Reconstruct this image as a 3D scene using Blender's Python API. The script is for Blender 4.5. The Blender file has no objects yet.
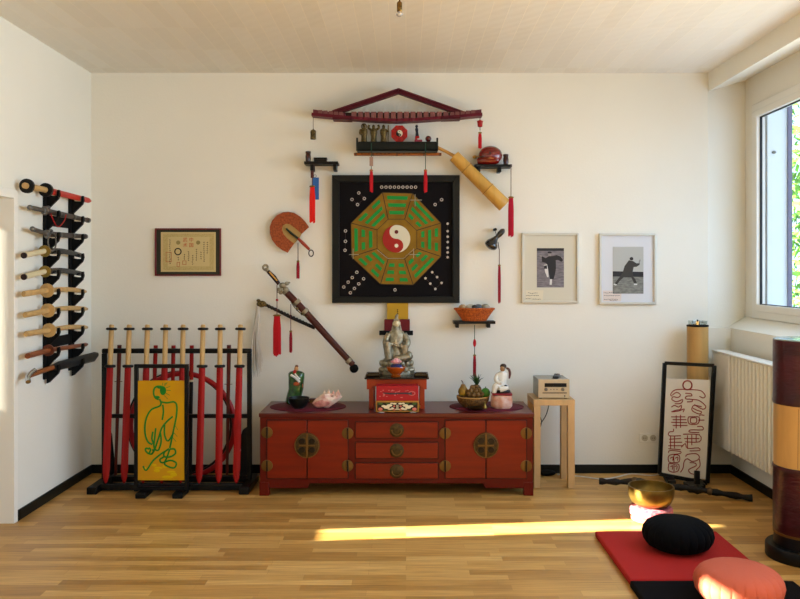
import bpy, bmesh, math, random
from mathutils import Vector, Matrix
random.seed(7)
scene = bpy.context.scene
COL = scene.collection

# ------------------------------------------------------------------ camera
F = 800.0; CX, CY = 406.0, 270.0; CZ = 1.56
cam_d = bpy.data.cameras.new('camera'); cam = bpy.data.objects.new('camera', cam_d); COL.objects.link(cam)
cam.location = (0, 0, CZ); cam.rotation_euler = (math.pi/2, 0, 0)
cam_d.sensor_fit = 'HORIZONTAL'; cam_d.sensor_width = 36; cam_d.lens = 36.0
cam_d.shift_x = -6.0/800; cam_d.shift_y = -29.5/800
cam_d.clip_start = .05; cam_d.clip_end = 200
scene.camera = cam
scene.view_settings.view_transform = 'Standard'; scene.view_settings.look = 'None'
scene.view_settings.exposure = 0.02; scene.view_settings.gamma = 1.0
scene.view_settings.use_curve_mapping = False
scene.cycles.use_denoising = True
scene.cycles.sample_clamp_indirect = 8

# ------------------------------------------------------------------ world and lights
w = bpy.data.worlds.new('sky'); scene.world = w; w.use_nodes = True
bgn = w.node_tree.nodes['Background']; bgn.inputs[0].default_value = (.62, .78, 1, 1); bgn.inputs[1].default_value = 2.4
def light(name, kind, loc, direction, energy, color, **kw):
    d = bpy.data.lights.new(name, kind); d.energy = energy; d.color = color
    for k, v in kw.items(): setattr(d, k, v)
    o = bpy.data.objects.new(name, d); COL.objects.link(o); o.location = loc
    o.rotation_euler = Vector(direction).to_track_quat('-Z', 'Y').to_euler(); return o
SUN_S, SUN_T = .10, .35
light('sun', 'SUN', (-10, 2, 6), (1, SUN_S, -SUN_T), 68, (1, .96, .80), angle=math.radians(.5))
light('window_sky_light', 'AREA', (3.05, 2.7, 2.1), (-1, 0, -.55), 96, (.44, .68, 1.0), shape='RECTANGLE', size=5.2, size_y=1.2, spread=math.radians(130))
light('window_garden_light', 'AREA', (3.05, 2.6, 1.75), (-1, 0, .38), 50, (1, .93, .70), shape='RECTANGLE', size=5.0, size_y=1.0, spread=math.radians(105))
light('rear_fill_light', 'AREA', (.2, -1.85, 1.9), (0, 1, .10), 26, (1, .90, .66), shape='RECTANGLE', size=4.2, size_y=1.9)  # added warm fill behind the camera; the wall there has no window

# ------------------------------------------------------------------ helpers
def W(px, py, Y): return Vector(((px-CX)/F*Y, Y, CZ-(py-CY)/F*Y))
def X(px, Y): return (px-CX)/F*Y
def Z(py, Y): return CZ-(py-CY)/F*Y

def lin(h):
    h = h.lstrip('#'); c = [int(h[i:i+2], 16)/255 for i in (0, 2, 4)]
    return tuple((x/12.92 if x <= .04045 else ((x+.055)/1.055)**2.4) for x in c) + (1,)
MATS = {}
def mat(name, col, rough=.6, metal=0, noise=0, scale=12, col2=None, bump=0, bscale=60, coat=0, trans=0, spec=.32, stretch=None, sub=0):
    if name in MATS: return MATS[name]
    m = bpy.data.materials.new(name); m.use_nodes = True; nt = m.node_tree; b = nt.nodes['Principled BSDF']
    b.inputs['Base Color'].default_value = lin(col); b.inputs['Roughness'].default_value = rough
    b.inputs['Metallic'].default_value = metal; b.inputs['Coat Weight'].default_value = coat
    b.inputs['Specular IOR Level'].default_value = spec
    if trans: b.inputs['Transmission Weight'].default_value = trans
    if sub: b.inputs['Subsurface Weight'].default_value = sub; b.inputs['Subsurface Radius'].default_value = (.02, .01, .006)
    tc = nt.nodes.new('ShaderNodeTexCoord'); mp = nt.nodes.new('ShaderNodeMapping')
    nt.links.new(tc.outputs['Object'], mp.inputs[0])
    if stretch: mp.inputs['Scale'].default_value = stretch
    if noise or col2:
        n = nt.nodes.new('ShaderNodeTexNoise'); n.inputs['Scale'].default_value = scale; n.inputs['Detail'].default_value = 4
        nt.links.new(mp.outputs[0], n.inputs['Vector'])
        r = nt.nodes.new('ShaderNodeValToRGB'); r.color_ramp.elements[0].position = .35; r.color_ramp.elements[1].position = .65
        a = lin(col); c2 = lin(col2) if col2 else tuple(min(1, x*(1-noise)) for x in a[:3])+(1,)
        r.color_ramp.elements[0].color = c2; r.color_ramp.elements[1].color = a
        nt.links.new(n.outputs[0], r.inputs[0]); nt.links.new(r.outputs[0], b.inputs['Base Color'])
    if bump:
        n2 = nt.nodes.new('ShaderNodeTexNoise'); n2.inputs['Scale'].default_value = bscale
        nt.links.new(mp.outputs[0], n2.inputs['Vector'])
        bp = nt.nodes.new('ShaderNodeBump'); bp.inputs['Strength'].default_value = bump; bp.inputs['Distance'].default_value = .01
        nt.links.new(n2.outputs[0], bp.inputs['Height']); nt.links.new(bp.outputs[0], b.inputs['Normal'])
    MATS[name] = m; return m

class MB:
    def __init__(s): s.bm = bmesh.new()
    def add(s, verts, faces):
        vs = [s.bm.verts.new(v) for v in verts]
        for f in faces:
            try: s.bm.faces.new([vs[i] for i in f])
            except ValueError: pass
        return s
    def box(s, x0, x1, y0, y1, z0, z1):
        v = [(x, y, z) for z in (z0, z1) for y in (y0, y1) for x in (x0, x1)]
        return s.add(v, [(0,2,3,1),(4,5,7,6),(0,1,5,4),(2,6,7,3),(0,4,6,2),(1,3,7,5)])
    def hexa(s, p):   # 8 points: bottom 4 then top 4, both in the same order
        return s.add(p, [(3,2,1,0),(4,5,6,7),(0,1,5,4),(1,2,6,5),(2,3,7,6),(3,0,4,7)])
    def bar(s, a, b, wd, dp, up=(0, 1, 0)):   # dp along 'up'
        a = Vector(a); b = Vector(b); d = (b-a).normalized(); u = Vector(up); u = (u-d*u.dot(d)).normalized(); r = d.cross(u)
        o = [(-1,-1),(1,-1),(1,1),(-1,1)]
        return s.hexa([p+r*(i*wd/2)+u*(j*dp/2) for p in (a, b) for i, j in o])
    def tube(s, pts, r, n=10, sq=1.0, flat=(0, 1, 0), cap=True):
        pts = [Vector(p) for p in pts]; N = len(pts)
        if not hasattr(r, '__len__'): r = [r]*N
        rings = []
        for i, p in enumerate(pts):
            d = (pts[min(i+1, N-1)]-pts[max(i-1, 0)])
            d = d.normalized() if d.length > 1e-9 else Vector((0, 0, 1))
            u = Vector(flat)
            if abs(u.dot(d)) > .95: u = Vector((1, 0, 0))
            u = (u-d*u.dot(d)).normalized(); v = d.cross(u)
            rings.append([s.bm.verts.new(p+(v*math.cos(2*math.pi*k/n)+u*math.sin(2*math.pi*k/n)*sq)*r[i]) for k in range(n)])
        for i in range(N-1):
            for k in range(n):
                s.bm.faces.new((rings[i][k], rings[i][(k+1) % n], rings[i+1][(k+1) % n], rings[i+1][k]))
        if cap: s.bm.faces.new(rings[0][::-1]); s.bm.faces.new(rings[-1])
        return s
    def cyl(s, a, b, r0, r1=None, n=16): return s.tube([a, b], [r0, r0 if r1 is None else r1], n)
    def lathe(s, c, prof, n=24, axis='Z', sx=1, sy=1, cap=True):
        rings = []
        for r, h in prof:
            ring = []
            for k in range(n):
                a = 2*math.pi*k/n; x, y, z = math.cos(a)*r*sx, math.sin(a)*r*sy, h
                if axis == 'Y': x, y, z = x, h, y
                if axis == 'X': x, y, z = h, x, y
                ring.append(s.bm.verts.new((c[0]+x, c[1]+y, c[2]+z)))
            rings.append(ring)
        for i in range(len(rings)-1):
            for k in range(n):
                s.bm.faces.new((rings[i][k], rings[i][(k+1) % n], rings[i+1][(k+1) % n], rings[i+1][k]))
        if cap: s.bm.faces.new(rings[0][::-1]); s.bm.faces.new(rings[-1])
        return s
    def ball(s, c, rx, ry=None, rz=None, n=16, m=10, rot=None, jit=0):
        ry = rx if ry is None else ry; rz = rx if rz is None else rz; c = Vector(c)
        top = None; rings = []
        def P(a, b):
            j = 1+random.uniform(-jit, jit)
            v = Vector((math.cos(a)*math.sin(b)*rx*j, math.sin(a)*math.sin(b)*ry*j, math.cos(b)*rz*j))
            return c+(rot @ v if rot else v)
        t = s.bm.verts.new(P(0, 0)); bt = s.bm.verts.new(P(0, math.pi))
        for i in range(1, m): rings.append([s.bm.verts.new(P(2*math.pi*k/n, math.pi*i/m)) for k in range(n)])
        for k in range(n):
            s.bm.faces.new((t, rings[0][k], rings[0][(k+1) % n])); s.bm.faces.new((bt, rings[-1][(k+1) % n], rings[-1][k]))
            for i in range(m-2): s.bm.faces.new((rings[i][k], rings[i+1][k], rings[i+1][(k+1) % n], rings[i][(k+1) % n]))
        return s
    def torus(s, c, R, r, n=32, m=8, axis='Z', sx=1, sy=1):
        g = []
        for i in range(n):
            a = 2*math.pi*i/n; ring = []
            for j in range(m):
                b = 2*math.pi*j/m; x, y, z = (R*sx+r*math.cos(b))*math.cos(a), (R*sy+r*math.cos(b))*math.sin(a), r*math.sin(b)
                if axis == 'Y': x, y, z = x, z, y
                if axis == 'X': x, y, z = z, x, y
                ring.append(s.bm.verts.new((c[0]+x, c[1]+y, c[2]+z)))
            g.append(ring)
        for i in range(n):
            for j in range(m): s.bm.faces.new((g[i][j], g[(i+1) % n][j], g[(i+1) % n][(j+1) % m], g[i][(j+1) % m]))
        return s
    def prism(s, poly, y0, y1):   # poly = [(x,z)...]
        n = len(poly); v = [(x, y0, z) for x, z in poly]+[(x, y1, z) for x, z in poly]
        f = [tuple(range(n)), tuple(range(2*n-1, n-1, -1))]+[(i, (i+1) % n, n+(i+1) % n, n+i) for i in range(n)]
        return s.add(v, f)
    def pprism(s, pts, Y, t):     # pixel outline standing at depth Y, t thick towards the room
        return s.prism([(X(a, Y), Z(b, Y)) for a, b in pts], Y-t, Y)
    def loft(s, rings, n=20, lump=0):   # (x,y,z,rx,ry)
        R = []
        for x, y, z, rx, ry in rings:
            R.append([s.bm.verts.new((x+rx*math.cos(2*math.pi*k/n)*(1+lump*math.sin(5*2*math.pi*k/n)), y+ry*math.sin(2*math.pi*k/n)*(1+lump*math.sin(7*2*math.pi*k/n)), z)) for k in range(n)])
        for i in range(len(R)-1):
            for k in range(n): s.bm.faces.new((R[i][k], R[i][(k+1) % n], R[i+1][(k+1) % n], R[i+1][k]))
        s.bm.faces.new(R[0][::-1]); s.bm.faces.new(R[-1]); return s
    def build(s, name, m, parent=None, bevel=0, smooth=True, label=None, cat=None, group=None, kind=None, subsurf=0):
        bm = s.bm; bmesh.ops.recalc_face_normals(bm, faces=bm.faces)
        me = bpy.data.meshes.new(name)
        if parent is None:
            xs = [v.co for v in bm.verts]
            o_ = Vector(((min(v.x for v in xs)+max(v.x for v in xs))/2, (min(v.y for v in xs)+max(v.y for v in xs))/2, min(v.z for v in xs)))
            if kind == 'structure': o_ = Vector((0, 0, 0))
        else:
            r = parent
            while r.parent: r = r.parent
            o_ = r.location.copy()
        bmesh.ops.translate(bm, verts=bm.verts, vec=-o_)
        bm.to_mesh(me); bm.free()
        if smooth:
            for p in me.polygons: p.use_smooth = True
            me.set_sharp_from_angle(angle=math.radians(38))
        me.materials.append(m)
        ob = bpy.data.objects.new(name, me); COL.objects.link(ob)
        if parent is None: ob.location = o_
        else: ob.parent = parent
        if bevel:
            bv = ob.modifiers.new('bevel', 'BEVEL'); bv.width = bevel; bv.segments = 2; bv.limit_method = 'ANGLE'
        if subsurf:
            sb = ob.modifiers.new('sub', 'SUBSURF'); sb.levels = subsurf; sb.render_levels = subsurf
        return tag(ob, label, cat, group, kind)
def tag(o, label=None, cat=None, group=None, kind=None):
    if label: o['label'] = label
    if cat: o['category'] = cat
    if group: o['group'] = group
    if kind: o['kind'] = kind
    return o
def thing(name, loc, label, cat, group=None):
    o = bpy.data.objects.new(name, None); COL.objects.link(o); o.location = loc; o.empty_display_size = .1
    return tag(o, label, cat, group)
def struct(name, mb, m, bevel=0, parent=None): return mb.build(name, m, parent, bevel=bevel, kind=None if parent else 'structure')
def smoothline(pts, k=4):
    pts = [Vector(p) for p in pts]; out = []
    for i in range(len(pts)-1):
        p0 = pts[max(i-1, 0)]; p1 = pts[i]; p2 = pts[i+1]; p3 = pts[min(i+2, len(pts)-1)]
        for j in range(k):
            t = j/k; out.append(.5*((2*p1)+(p2-p0)*t+(2*p0-5*p1+4*p2-p3)*t*t+(3*p1-p0-3*p2+p3)*t*t*t))
    out.append(pts[-1]); return out

# ------------------------------------------------------------------ materials
def wall_mat(name, col):
    m = mat(name, col, rough=.92, bump=.10, bscale=90, noise=.03, scale=1.5, spec=.2); return m
M_wall = wall_mat('white_wall_paint', '#EBE8DC')
M_trimwhite = mat('white_gloss_paint', '#EAE8E0', rough=.45)
M_base = mat('dark_green_black_paint', '#060B08', rough=.5, spec=.3)
M_black = mat('black_lacquer', '#050506', rough=.45, spec=.25)
M_blackmatte = mat('matte_black', '#060607', rough=.7, spec=.2)
M_tan = mat('pale_wood', '#C9A368', rough=.5, noise=.18, scale=9, stretch=(3, 3, .6))
M_red = mat('red_painted_wood', '#A0120E', rough=.5, spec=.25)
M_redthread = mat('red_thread', '#B80F1C', rough=.8)
M_orangered = mat('bright_orange_red_thread', '#E8261C', rough=.8)
M_maroon = mat('maroon_lacquer', '#4E0B16', rough=.4)
M_brass = mat('aged_brass', '#8C6A35', rough=.42, metal=.8, col2='#4A3A1E', scale=70)
M_gold = mat('polished_gold_brass', '#96793A', rough=.38, metal=.85, noise=.25, scale=20)
M_silver = mat('tarnished_silver', '#A8A08A', rough=.4, metal=.75, col2='#857D68', scale=40, bump=.35, bscale=140)
M_bronze = mat('antique_bronze', '#7E6C42', rough=.4, metal=.7, col2='#2A2213', scale=90, bump=.4, bscale=150)
M_steel = mat('grey_steel', '#6E6C68', rough=.4, metal=.8)
M_bamboo = mat('honey_bamboo', '#CC9C48', rough=.45, noise=.15, scale=8, stretch=(4, 4, .5))
M_white = mat('white_paper', '#D9D6CE', rough=.8)
M_cream = mat('cream_ivory', '#D6C8A0', rough=.5)
M_brownwood = mat('brown_wood', '#5A2A18', rough=.4, noise=.3, scale=12)
M_darkbrown = mat('dark_brown_wood', '#2B1712', rough=.45)
M_string = mat('brown_string', '#5E3A2E', rough=.8)

def floor_material():
    m = bpy.data.materials.new('oak_strip_parquet'); m.use_nodes = True; nt = m.node_tree; b = nt.nodes['Principled BSDF']
    tc = nt.nodes.new('ShaderNodeTexCoord')
    br = nt.nodes.new('ShaderNodeTexBrick'); nt.links.new(tc.outputs['Object'], br.inputs[0])
    br.inputs['Scale'].default_value = 1; br.inputs['Brick Width'].default_value = .52; br.inputs['Row Height'].default_value = .066
    br.inputs['Mortar Size'].default_value = .0008; br.inputs['Bias'].default_value = 0; br.offset = .37; br.squash = 1.4; br.squash_frequency = 3
    br.inputs['Color1'].default_value = (0, 0, 0, 1); br.inputs['Color2'].default_value = (1, 1, 1, 1); br.inputs['Mortar'].default_value = (0.1, .1, .1, 1)
    rp = nt.nodes.new('ShaderNodeValToRGB'); e = rp.color_ramp.elements
    e[0].color = lin('#B08140'); e[1].color = lin('#DDB068'); e.new(.5).color = lin('#CB9A52')
    nt.links.new(br.outputs[0], rp.inputs[0])
    mp = nt.nodes.new('ShaderNodeMapping'); mp.inputs['Scale'].default_value = (1.2, 28, 1); nt.links.new(tc.outputs['Object'], mp.inputs[0])
    n = nt.nodes.new('ShaderNodeTexNoise'); n.inputs['Scale'].default_value = 3; n.inputs['Detail'].default_value = 6; nt.links.new(mp.outputs[0], n.inputs[0])
    r2 = nt.nodes.new('ShaderNodeValToRGB'); r2.color_ramp.elements[0].position = .32; r2.color_ramp.elements[0].color = (.70, .66, .6, 1); r2.color_ramp.elements[1].position = .6; r2.color_ramp.elements[1].color = (1, 1, 1, 1)
    nt.links.new(n.outputs[0], r2.inputs[0])
    mx = nt.nodes.new('ShaderNodeMix'); mx.data_type = 'RGBA'; mx.blend_type = 'MULTIPLY'; mx.inputs[0].default_value = 1
    nt.links.new(rp.outputs[0], mx.inputs[6]); nt.links.new(r2.outputs[0], mx.inputs[7])
    nt.links.new(mx.outputs[2], b.inputs['Base Color']); b.inputs['Roughness'].default_value = .36
    b.inputs['Specular IOR Level'].default_value = .45
    return m
def ceiling_material():
    m = bpy.data.materials.new('ribbed_ceiling_tiles'); m.use_nodes = True; nt = m.node_tree; b = nt.nodes['Principled BSDF']
    tc = nt.nodes.new('ShaderNodeTexCoord')
    br = nt.nodes.new('ShaderNodeTexBrick'); mp = nt.nodes.new('ShaderNodeMapping'); mp.inputs['Rotation'].default_value = (0, 0, math.pi/2)
    nt.links.new(tc.outputs['Object'], mp.inputs[0]); nt.links.new(mp.outputs[0], br.inputs[0])
    br.inputs['Scale'].default_value = 1; br.inputs['Brick Width'].default_value = .5; br.inputs['Row Height'].default_value = .10
    br.inputs['Mortar Size'].default_value = .002; br.offset = 0
    br.inputs['Color1'].default_value = lin('#F0F0EC'); br.inputs['Color2'].default_value = lin('#EBEAE4'); br.inputs['Mortar'].default_value = lin('#F4F1E8')
    nt.links.new(br.outputs[0], b.inputs['Base Color'])
    wv = nt.nodes.new('ShaderNodeTexWave'); wv.wave_type = 'BANDS'; wv.bands_direction = 'X'; wv.wave_profile = 'SAW'; wv.inputs['Scale'].default_value = 3.14; wv.inputs['Distortion'].default_value = 0
    nt.links.new(tc.outputs['Object'], wv.inputs[0])
    wv2 = nt.nodes.new('ShaderNodeTexWave'); wv2.wave_type = 'BANDS'; wv2.bands_direction = 'DIAGONAL'; wv2.inputs['Scale'].default_value = 5; wv2.inputs['Distortion'].default_value = 3
    nt.links.new(tc.outputs['Object'], wv2.inputs[0])
    bp = nt.nodes.new('ShaderNodeBump'); bp.inputs['Strength'].default_value = .9; bp.inputs['Distance'].default_value = .025
    b2 = nt.nodes.new('ShaderNodeBump'); b2.inputs['Strength'].default_value = .15; b2.inputs['Distance'].default_value = .01
    nt.links.new(wv.outputs[1], bp.inputs['Height']); nt.links.new(wv2.outputs[1], b2.inputs['Height']); nt.links.new(bp.outputs[0], b2.inputs['Normal'])
    nt.links.new(b2.outputs[0], b.inputs['Normal']); b.inputs['Roughness'].default_value = .7
    return m
def glass_mat(name, tint=(1, 1, 1, 1), g=.08):
    m = bpy.data.materials.new(name); m.use_nodes = True; nt = m.node_tree; nt.nodes.remove(nt.nodes['Principled BSDF'])
    out = nt.nodes['Material Output']; t = nt.nodes.new('ShaderNodeBsdfTransparent'); t.inputs[0].default_value = tint
    gl = nt.nodes.new('ShaderNodeBsdfGlossy'); gl.inputs['Roughness'].default_value = .02
    mx = nt.nodes.new('ShaderNodeMixShader'); mx.inputs[0].default_value = g
    nt.links.new(t.outputs[0], mx.inputs[1]); nt.links.new(gl.outputs[0], mx.inputs[2]); nt.links.new(mx.outputs[0], out.inputs[0]); return m
M_glass = glass_mat('window_glass', (.97, .99, 1, 1), .05); M_dish = glass_mat('clear_glass', (.82, .88, .88, 1), .22)
M_floor = floor_material(); M_ceil = ceiling_material()

# ------------------------------------------------------------------ room
BY = 6.15; LX = -2.42; CH = 3.075; NY = 4.93; FY = -2.0
BX = X(708, BY); WX = 2.50; GX = 2.66
struct('floor', MB().box(-4.1, 3.0, FY, 6.35, -.12, 0), M_floor)
struct('ceiling', MB().box(-4.1, 3.0, FY, 6.35, CH, CH+.12), M_ceil)
sz = Z(328, BY); sz2 = Z(317.5, BY)
mb = MB(); mb.box(LX-.2, BX, BY, BY+.2, 0, CH); PB = BY+.13
mb.add([(BX, BY+.02, 0), (GX+.3, PB+.08, 0), (GX+.3, PB+.2, 0), (BX, PB+.2, 0), (BX, BY+.02, CH), (GX+.3, PB+.08, CH), (GX+.3, PB+.2, CH), (BX, PB+.2, CH)], [(0, 1, 2, 3), (4, 5, 6, 7), (0, 1, 5, 4), (1, 2, 6, 5), (2, 3, 7, 6), (3, 0, 4, 7)]); mb.box(BX, WX+.05, BY, BY+.3, 0, sz)
mb.box(GX, 2.725, 6.131, BY+.3, sz, 2.82)
struct('wall_back', mb, M_wall)
mb = MB(); mb.box(LX-.2, LX, NY, BY, 0, CH); mb.box(LX-.2, LX, FY, NY, 2.02, CH); mb.box(LX-.2, LX, FY, .8, 0, 2.02)  # door gap widened out of view to admit sun for floor bounce
struct('wall_left', mb, M_wall)
struct('wall_front', MB().box(-4.1, 3.0, FY-.15, FY, 0, CH), M_wall)
# wall under the window with its sloping sill
mb = MB(); mb.prism([(WX, 0), (3.0, 0), (3.0, sz2+.01), (GX, sz2), (WX, sz)], FY, BY+.25)
struct('wall_right', mb, M_wall)
mb = MB(); mb.box(GX, 2.95, FY, BY+.3, 2.82, CH)
struct('wall_upper_right', mb, M_wall)
# beam over the window: face, sloping soffit
zb = Z(91.5, BY)
mb = MB(); mb.prism([(BX, zb), (GX, Z(77, BY)), (GX, CH), (BX, CH)], FY, BY+.25)
struct('trim_1', mb, M_wall)
# next room beyond the door: unseen sun screen, openings cut to shape the sun patches
mb = MB(); XO = -4.0
zs = 1.225; zt = 2.35
def solid(y0, y1, z0, z1): mb.box(XO-.03, XO, y0, y1, z0, z1)
solid(FY, 6.35, 0, zs); solid(FY, 6.35, zt, CH)
solid(FY, .9, zs, zt); solid(2.5, 2.93, zs, zt); solid(2.93, 3.08, zs, 1.89); solid(2.93, 3.08, 2.05, zt); solid(3.08, 4.26, zs, zt); solid(4.26, 4.46, 2.07, zt); solid(4.46, 4.766, zs, zt); solid(4.93, 6.35, zs, zt)
struct('sun_screen_beyond_door', mb, M_wall)
struct('wall_beyond_door_back', MB().box(-4.1, LX-.2, 6.2, 6.35, 0, CH), M_wall)
# door opening: casing and lining
dj = MB(); dj.box(LX-.21, LX+.012, NY-.012, NY+.035, 0, 2.055); dj.box(LX-.21, LX+.012, .8, NY-.012, 2.0, 2.055); dj.box(LX-.21, LX+.012, .765, .812, 0, 2.055)
struct('door_1', dj, mat('cream_door_paint', '#EFEBE0', rough=.5), bevel=.003)
# baseboards
struct('baseboard_back', MB().box(LX+.001, WX, BY-.014, BY-.0005, 0, .066), M_base, bevel=.003)
struct('baseboard_left', MB().box(LX+.0005, LX+.014, NY+.036, BY-.015, 0, .066), M_base, bevel=.003)
struct('baseboard_right', MB().box(WX-.014, WX-.0005, FY+.01, BY-.015, 0, .066), M_base, bevel=.003)
# window: frame, sashes and glass
wr = bpy.data.objects.new('window_1', None); COL.objects.link(wr); wr.location = (GX, 3, sz2); wr['kind'] = 'structure'
fy1, fy0 = 6.13, -.6; fz0, fz1 = sz2, 2.82
mb = MB(); mb.box(GX-.012, GX+.06, fy0, fy1, fz0, fz0+.055); mb.box(GX-.012, GX+.06, fy0, fy1, fz1-.055, fz1)
ms = []
y = fy1; ys = [6.13, 4.45, 2.77, 1.09, -.6]
for i, yy in enumerate(ys): mb.box(GX-.012, GX+.06, yy-(.05 if i == 0 else .03 if i < 4 else 0), yy+(0 if i == 0 else .03), fz0+.0555, fz1-.0555)
mb.build('window_frame', M_trimwhite, wr, bevel=.004)
M_seal = mat('dark_window_seal', '#23282A', rough=.6)
for i in range(4):
    a, b = ys[i+1]+.03, ys[i]-(.05 if i == 0 else .03)
    z0, z1 = fz0+.055, fz1-.055; t = .05
    sm = MB(); sm.box(GX-.02, GX+.05, a, b, z0, z0+t); sm.box(GX-.02, GX+.05, a, b, z1-t, z1); sm.box(GX-.02, GX+.05, a, a+t, z0+t, z1-t); sm.box(GX-.02, GX+.05, b-t, b, z0+t, z1-t)
    so = sm.build('sash', M_trimwhite, wr, bevel=.003)
    s2 = MB(); q = .006
    s2.box(GX+.006, GX+.024, a+t, b-t, z0+t, z0+t+q); s2.box(GX+.006, GX+.024, a+t, b-t, z1-t-q, z1-t); s2.box(GX+.006, GX+.024, a+t, a+t+q, z0+t, z1-t); s2.box(GX+.006, GX+.024, b-t-q, b-t, z0+t, z1-t)
    s2.build('seal', M_seal, so)
    MB().box(GX+.012, GX+.018, a+t, b-t, z0+t, z1-t).build('pane', M_glass, so)
# outside: white blade wall, slab, tree
mb = MB(); mb.box(2.7205, 2.868, 6.02, 6.14, .2, 2.86)
struct('trim_2', mb, mat('outside_white_render', '#E4ECF0', rough=.8))
mb = MB(); mb.box(2.868, 2.898, 6.0, 6.14, .2, 2.86)
struct('trim_3', mb, mat('grey_metal_edge', '#6E6C86', rough=.6))
MB().ball((X(775, 6.0), 6.015, Z(152, 6.0)), .016, .016, .012).build('wall_bolt', mat('grey_bolt', '#7D8480', rough=.5), label='small grey bolt on the white wall edge outside the window', cat='bolt')
fol = mat('green_leaves', '#7DAE42', rough=.6, col2='#3E6A22', scale=3)  # leaf green with a darker green mixed in by noise
tr = thing('tree', (6.2, 9.6, -3), 'leafy green tree outside the window at the far right', 'tree')
mb = MB()
for i in range(7000):
    c = Vector((6.0+random.gauss(0, .8), 10.6+random.gauss(0, 1.0), 2.3+random.gauss(0, 1.4)))
    a = Vector((random.gauss(0, 1), random.gauss(0, 1), random.gauss(0, 1))).normalized(); b = a.orthogonal().normalized(); l = random.uniform(.05, .10)
    mb.add([c-a*l, c-b*l*.5, c+a*l, c+b*l*.5], [(0, 1, 2, 3)])
mb.build('leaves', fol, tr, smooth=False)
MB().tube([(6.2, 9.6, -3), (6.3, 9.9, .5), (6.5, 10.3, 3.2)], [.22, .16, .07]).build('trunk', M_brownwood, tr)

# ------------------------------------------------------------------ radiator
rt, rb = .955, .25; RX = X(711, 6.10)
r = thing('radiator', (RX+.06, 5.3, rb), 'white ribbed radiator on the wall under the window', 'radiator')
mb = MB(); mb.box(RX+.044, RX+.10, 4.35, 6.08, rb+.01, rt-.012); mb.build('body', mat('shaded_cream_enamel', '#B5A980', rough=.5), r, bevel=.006)  # body colour darkened so the gaps between ribs read as shade
mb = MB(); yy = 4.36
while yy < 5.74:
    mb.prism([(0, 0)]*0 or [(RX, rb), (RX+.045, rb), (RX+.045, rt-.014), (RX, rt-.014)], yy, yy+.034); yy += .058
mb.build('ribs', mat('warm_white_enamel', '#EAE6D6', rough=.35), r, bevel=.008)
mb = MB(); mb.box(RX, RX+.043, 5.76, 6.08, rb, rt-.015); mb.build('end_panel', M_trimwhite, r, bevel=.004)
mb = MB(); mb.box(RX-.004, RX+.105, 4.345, 6.085, rt-.012, rt); mb.build('top_grille', M_trimwhite, r, bevel=.003)
for yy in (4.7, 5.8): mb = MB(); mb.box(RX+.10, WX-.001, yy, yy+.04, .4, .8); mb.build('wall_bracket', M_steel, r)
mb = MB(); mb.cyl((RX+.05, 6.085, .87), (RX+.05, 6.13, .87), .014); mb.build('valve', M_steel, r)

# ------------------------------------------------------------------ socket
s = thing('wall_socket', W(648, 441, BY), 'white double wall socket low on the back wall', 'socket')
mb = MB(); x0, x1, z0, z1 = X(639.3, BY), X(657.5, BY), Z(442.3, BY), Z(433, BY)
mb.box(x0, x1, BY-.012, BY-.0005, z0, z1); mb.build('plate', M_trimwhite, s, bevel=.004)
for k in (0, 1):
    cx = x0+(x1-x0)*(.27+.46*k); zc = (z0+z1)/2
    o = MB().lathe((cx, 0, zc), [(.024, BY-.016), (.024, BY-.010)], axis='Y').build('outlet', mat('socket_ring', '#B9B4A4', rough=.5), s)
    h = MB()
    for dx in (-.008, .008): h.lathe((cx+dx, 0, zc), [(.0035, BY-.0175), (.0035, BY-.012)], n=8, axis='Y')
    h.build('contact_hole', M_blackmatte, o)

# ------------------------------------------------------------------ sideboard
SF, SB = 5.52, 6.03; SX0, SX1 = X(258.7, SF), X(534.2, SF); ST = Z(413.3, SF)
lacq = mat('orange_red_lacquer', '#620F02', rough=.38, spec=.22, noise=.2, scale=3.5, stretch=(.6, 1, 5))
lacq2 = mat('orange_lacquer_panel', '#7C1E03', rough=.36, spec=.25, noise=.25, scale=4, stretch=(.5, 1, 6))
gapm = mat('dark_groove', '#1B0402', rough=.6)
sb = thing('sideboard', ((SX0+SX1)/2, (SF+SB)/2, 0), 'long low red lacquered sideboard with round brass fittings', 'sideboard')
mb = MB(); mb.box(SX0, SX1, SF, SB, ST-.028, ST); mb.build('top', mat('red_lacquer_top', '#560F06', rough=.28, spec=.4), sb, bevel=.004)
zb_ = Z(484, SF)
mb = MB(); mb.box(SX0+.006, SX1-.006, SF+.012, SB-.005, zb_, ST-.028); mb.build('carcass', lacq, sb, bevel=.003)
ap = MB(); ap.prism([(SX0+.07, zb_+.004), (SX0+.07, Z(488.5, SF)), (X(307.5, SF), Z(488.5, SF)), (X(310, SF), zb_+.004)], SF+.012, SF+.034)
ap.prism([(SX1-.07, zb_+.004), (SX1-.07, Z(488.5, SF)), (X(485.5, SF), Z(488.5, SF)), (X(483, SF), zb_+.004)], SF+.012, SF+.034)
ap.build('apron', lacq, sb)
for lx in (SX0+.003, SX1-.070):
    for ly in (SF+.006, SB-.07):
        MB().box(lx, lx+.066, ly, ly+.062, 0, zb_+.01).build('leg', lacq, sb, bevel=.003)
def P_(px, py): return X(px, SF), Z(py, SF)
def door(x0, x1, y0, y1):
    a = P_(x0, y1); b = P_(x1, y0)
    MB().box(a[0]-.004, b[0]+.004, SF+.0095, SF+.0135, a[1]-.004, b[1]+.004).build('door_groove', gapm, sb)
    return MB().box(a[0]+.001, b[0]-.001, SF+.002, SF+.016, a[1]+.001, b[1]-.001).build('door', lacq2, sb, bevel=.003)
ds = [door(266.8, 306.6, 420.5, 478.7), door(307.4, 347.8, 420.5, 478.7), door(445.2, 485.6, 420.5, 478.7), door(486.4, 526.6, 420.5, 478.7)]
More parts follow.
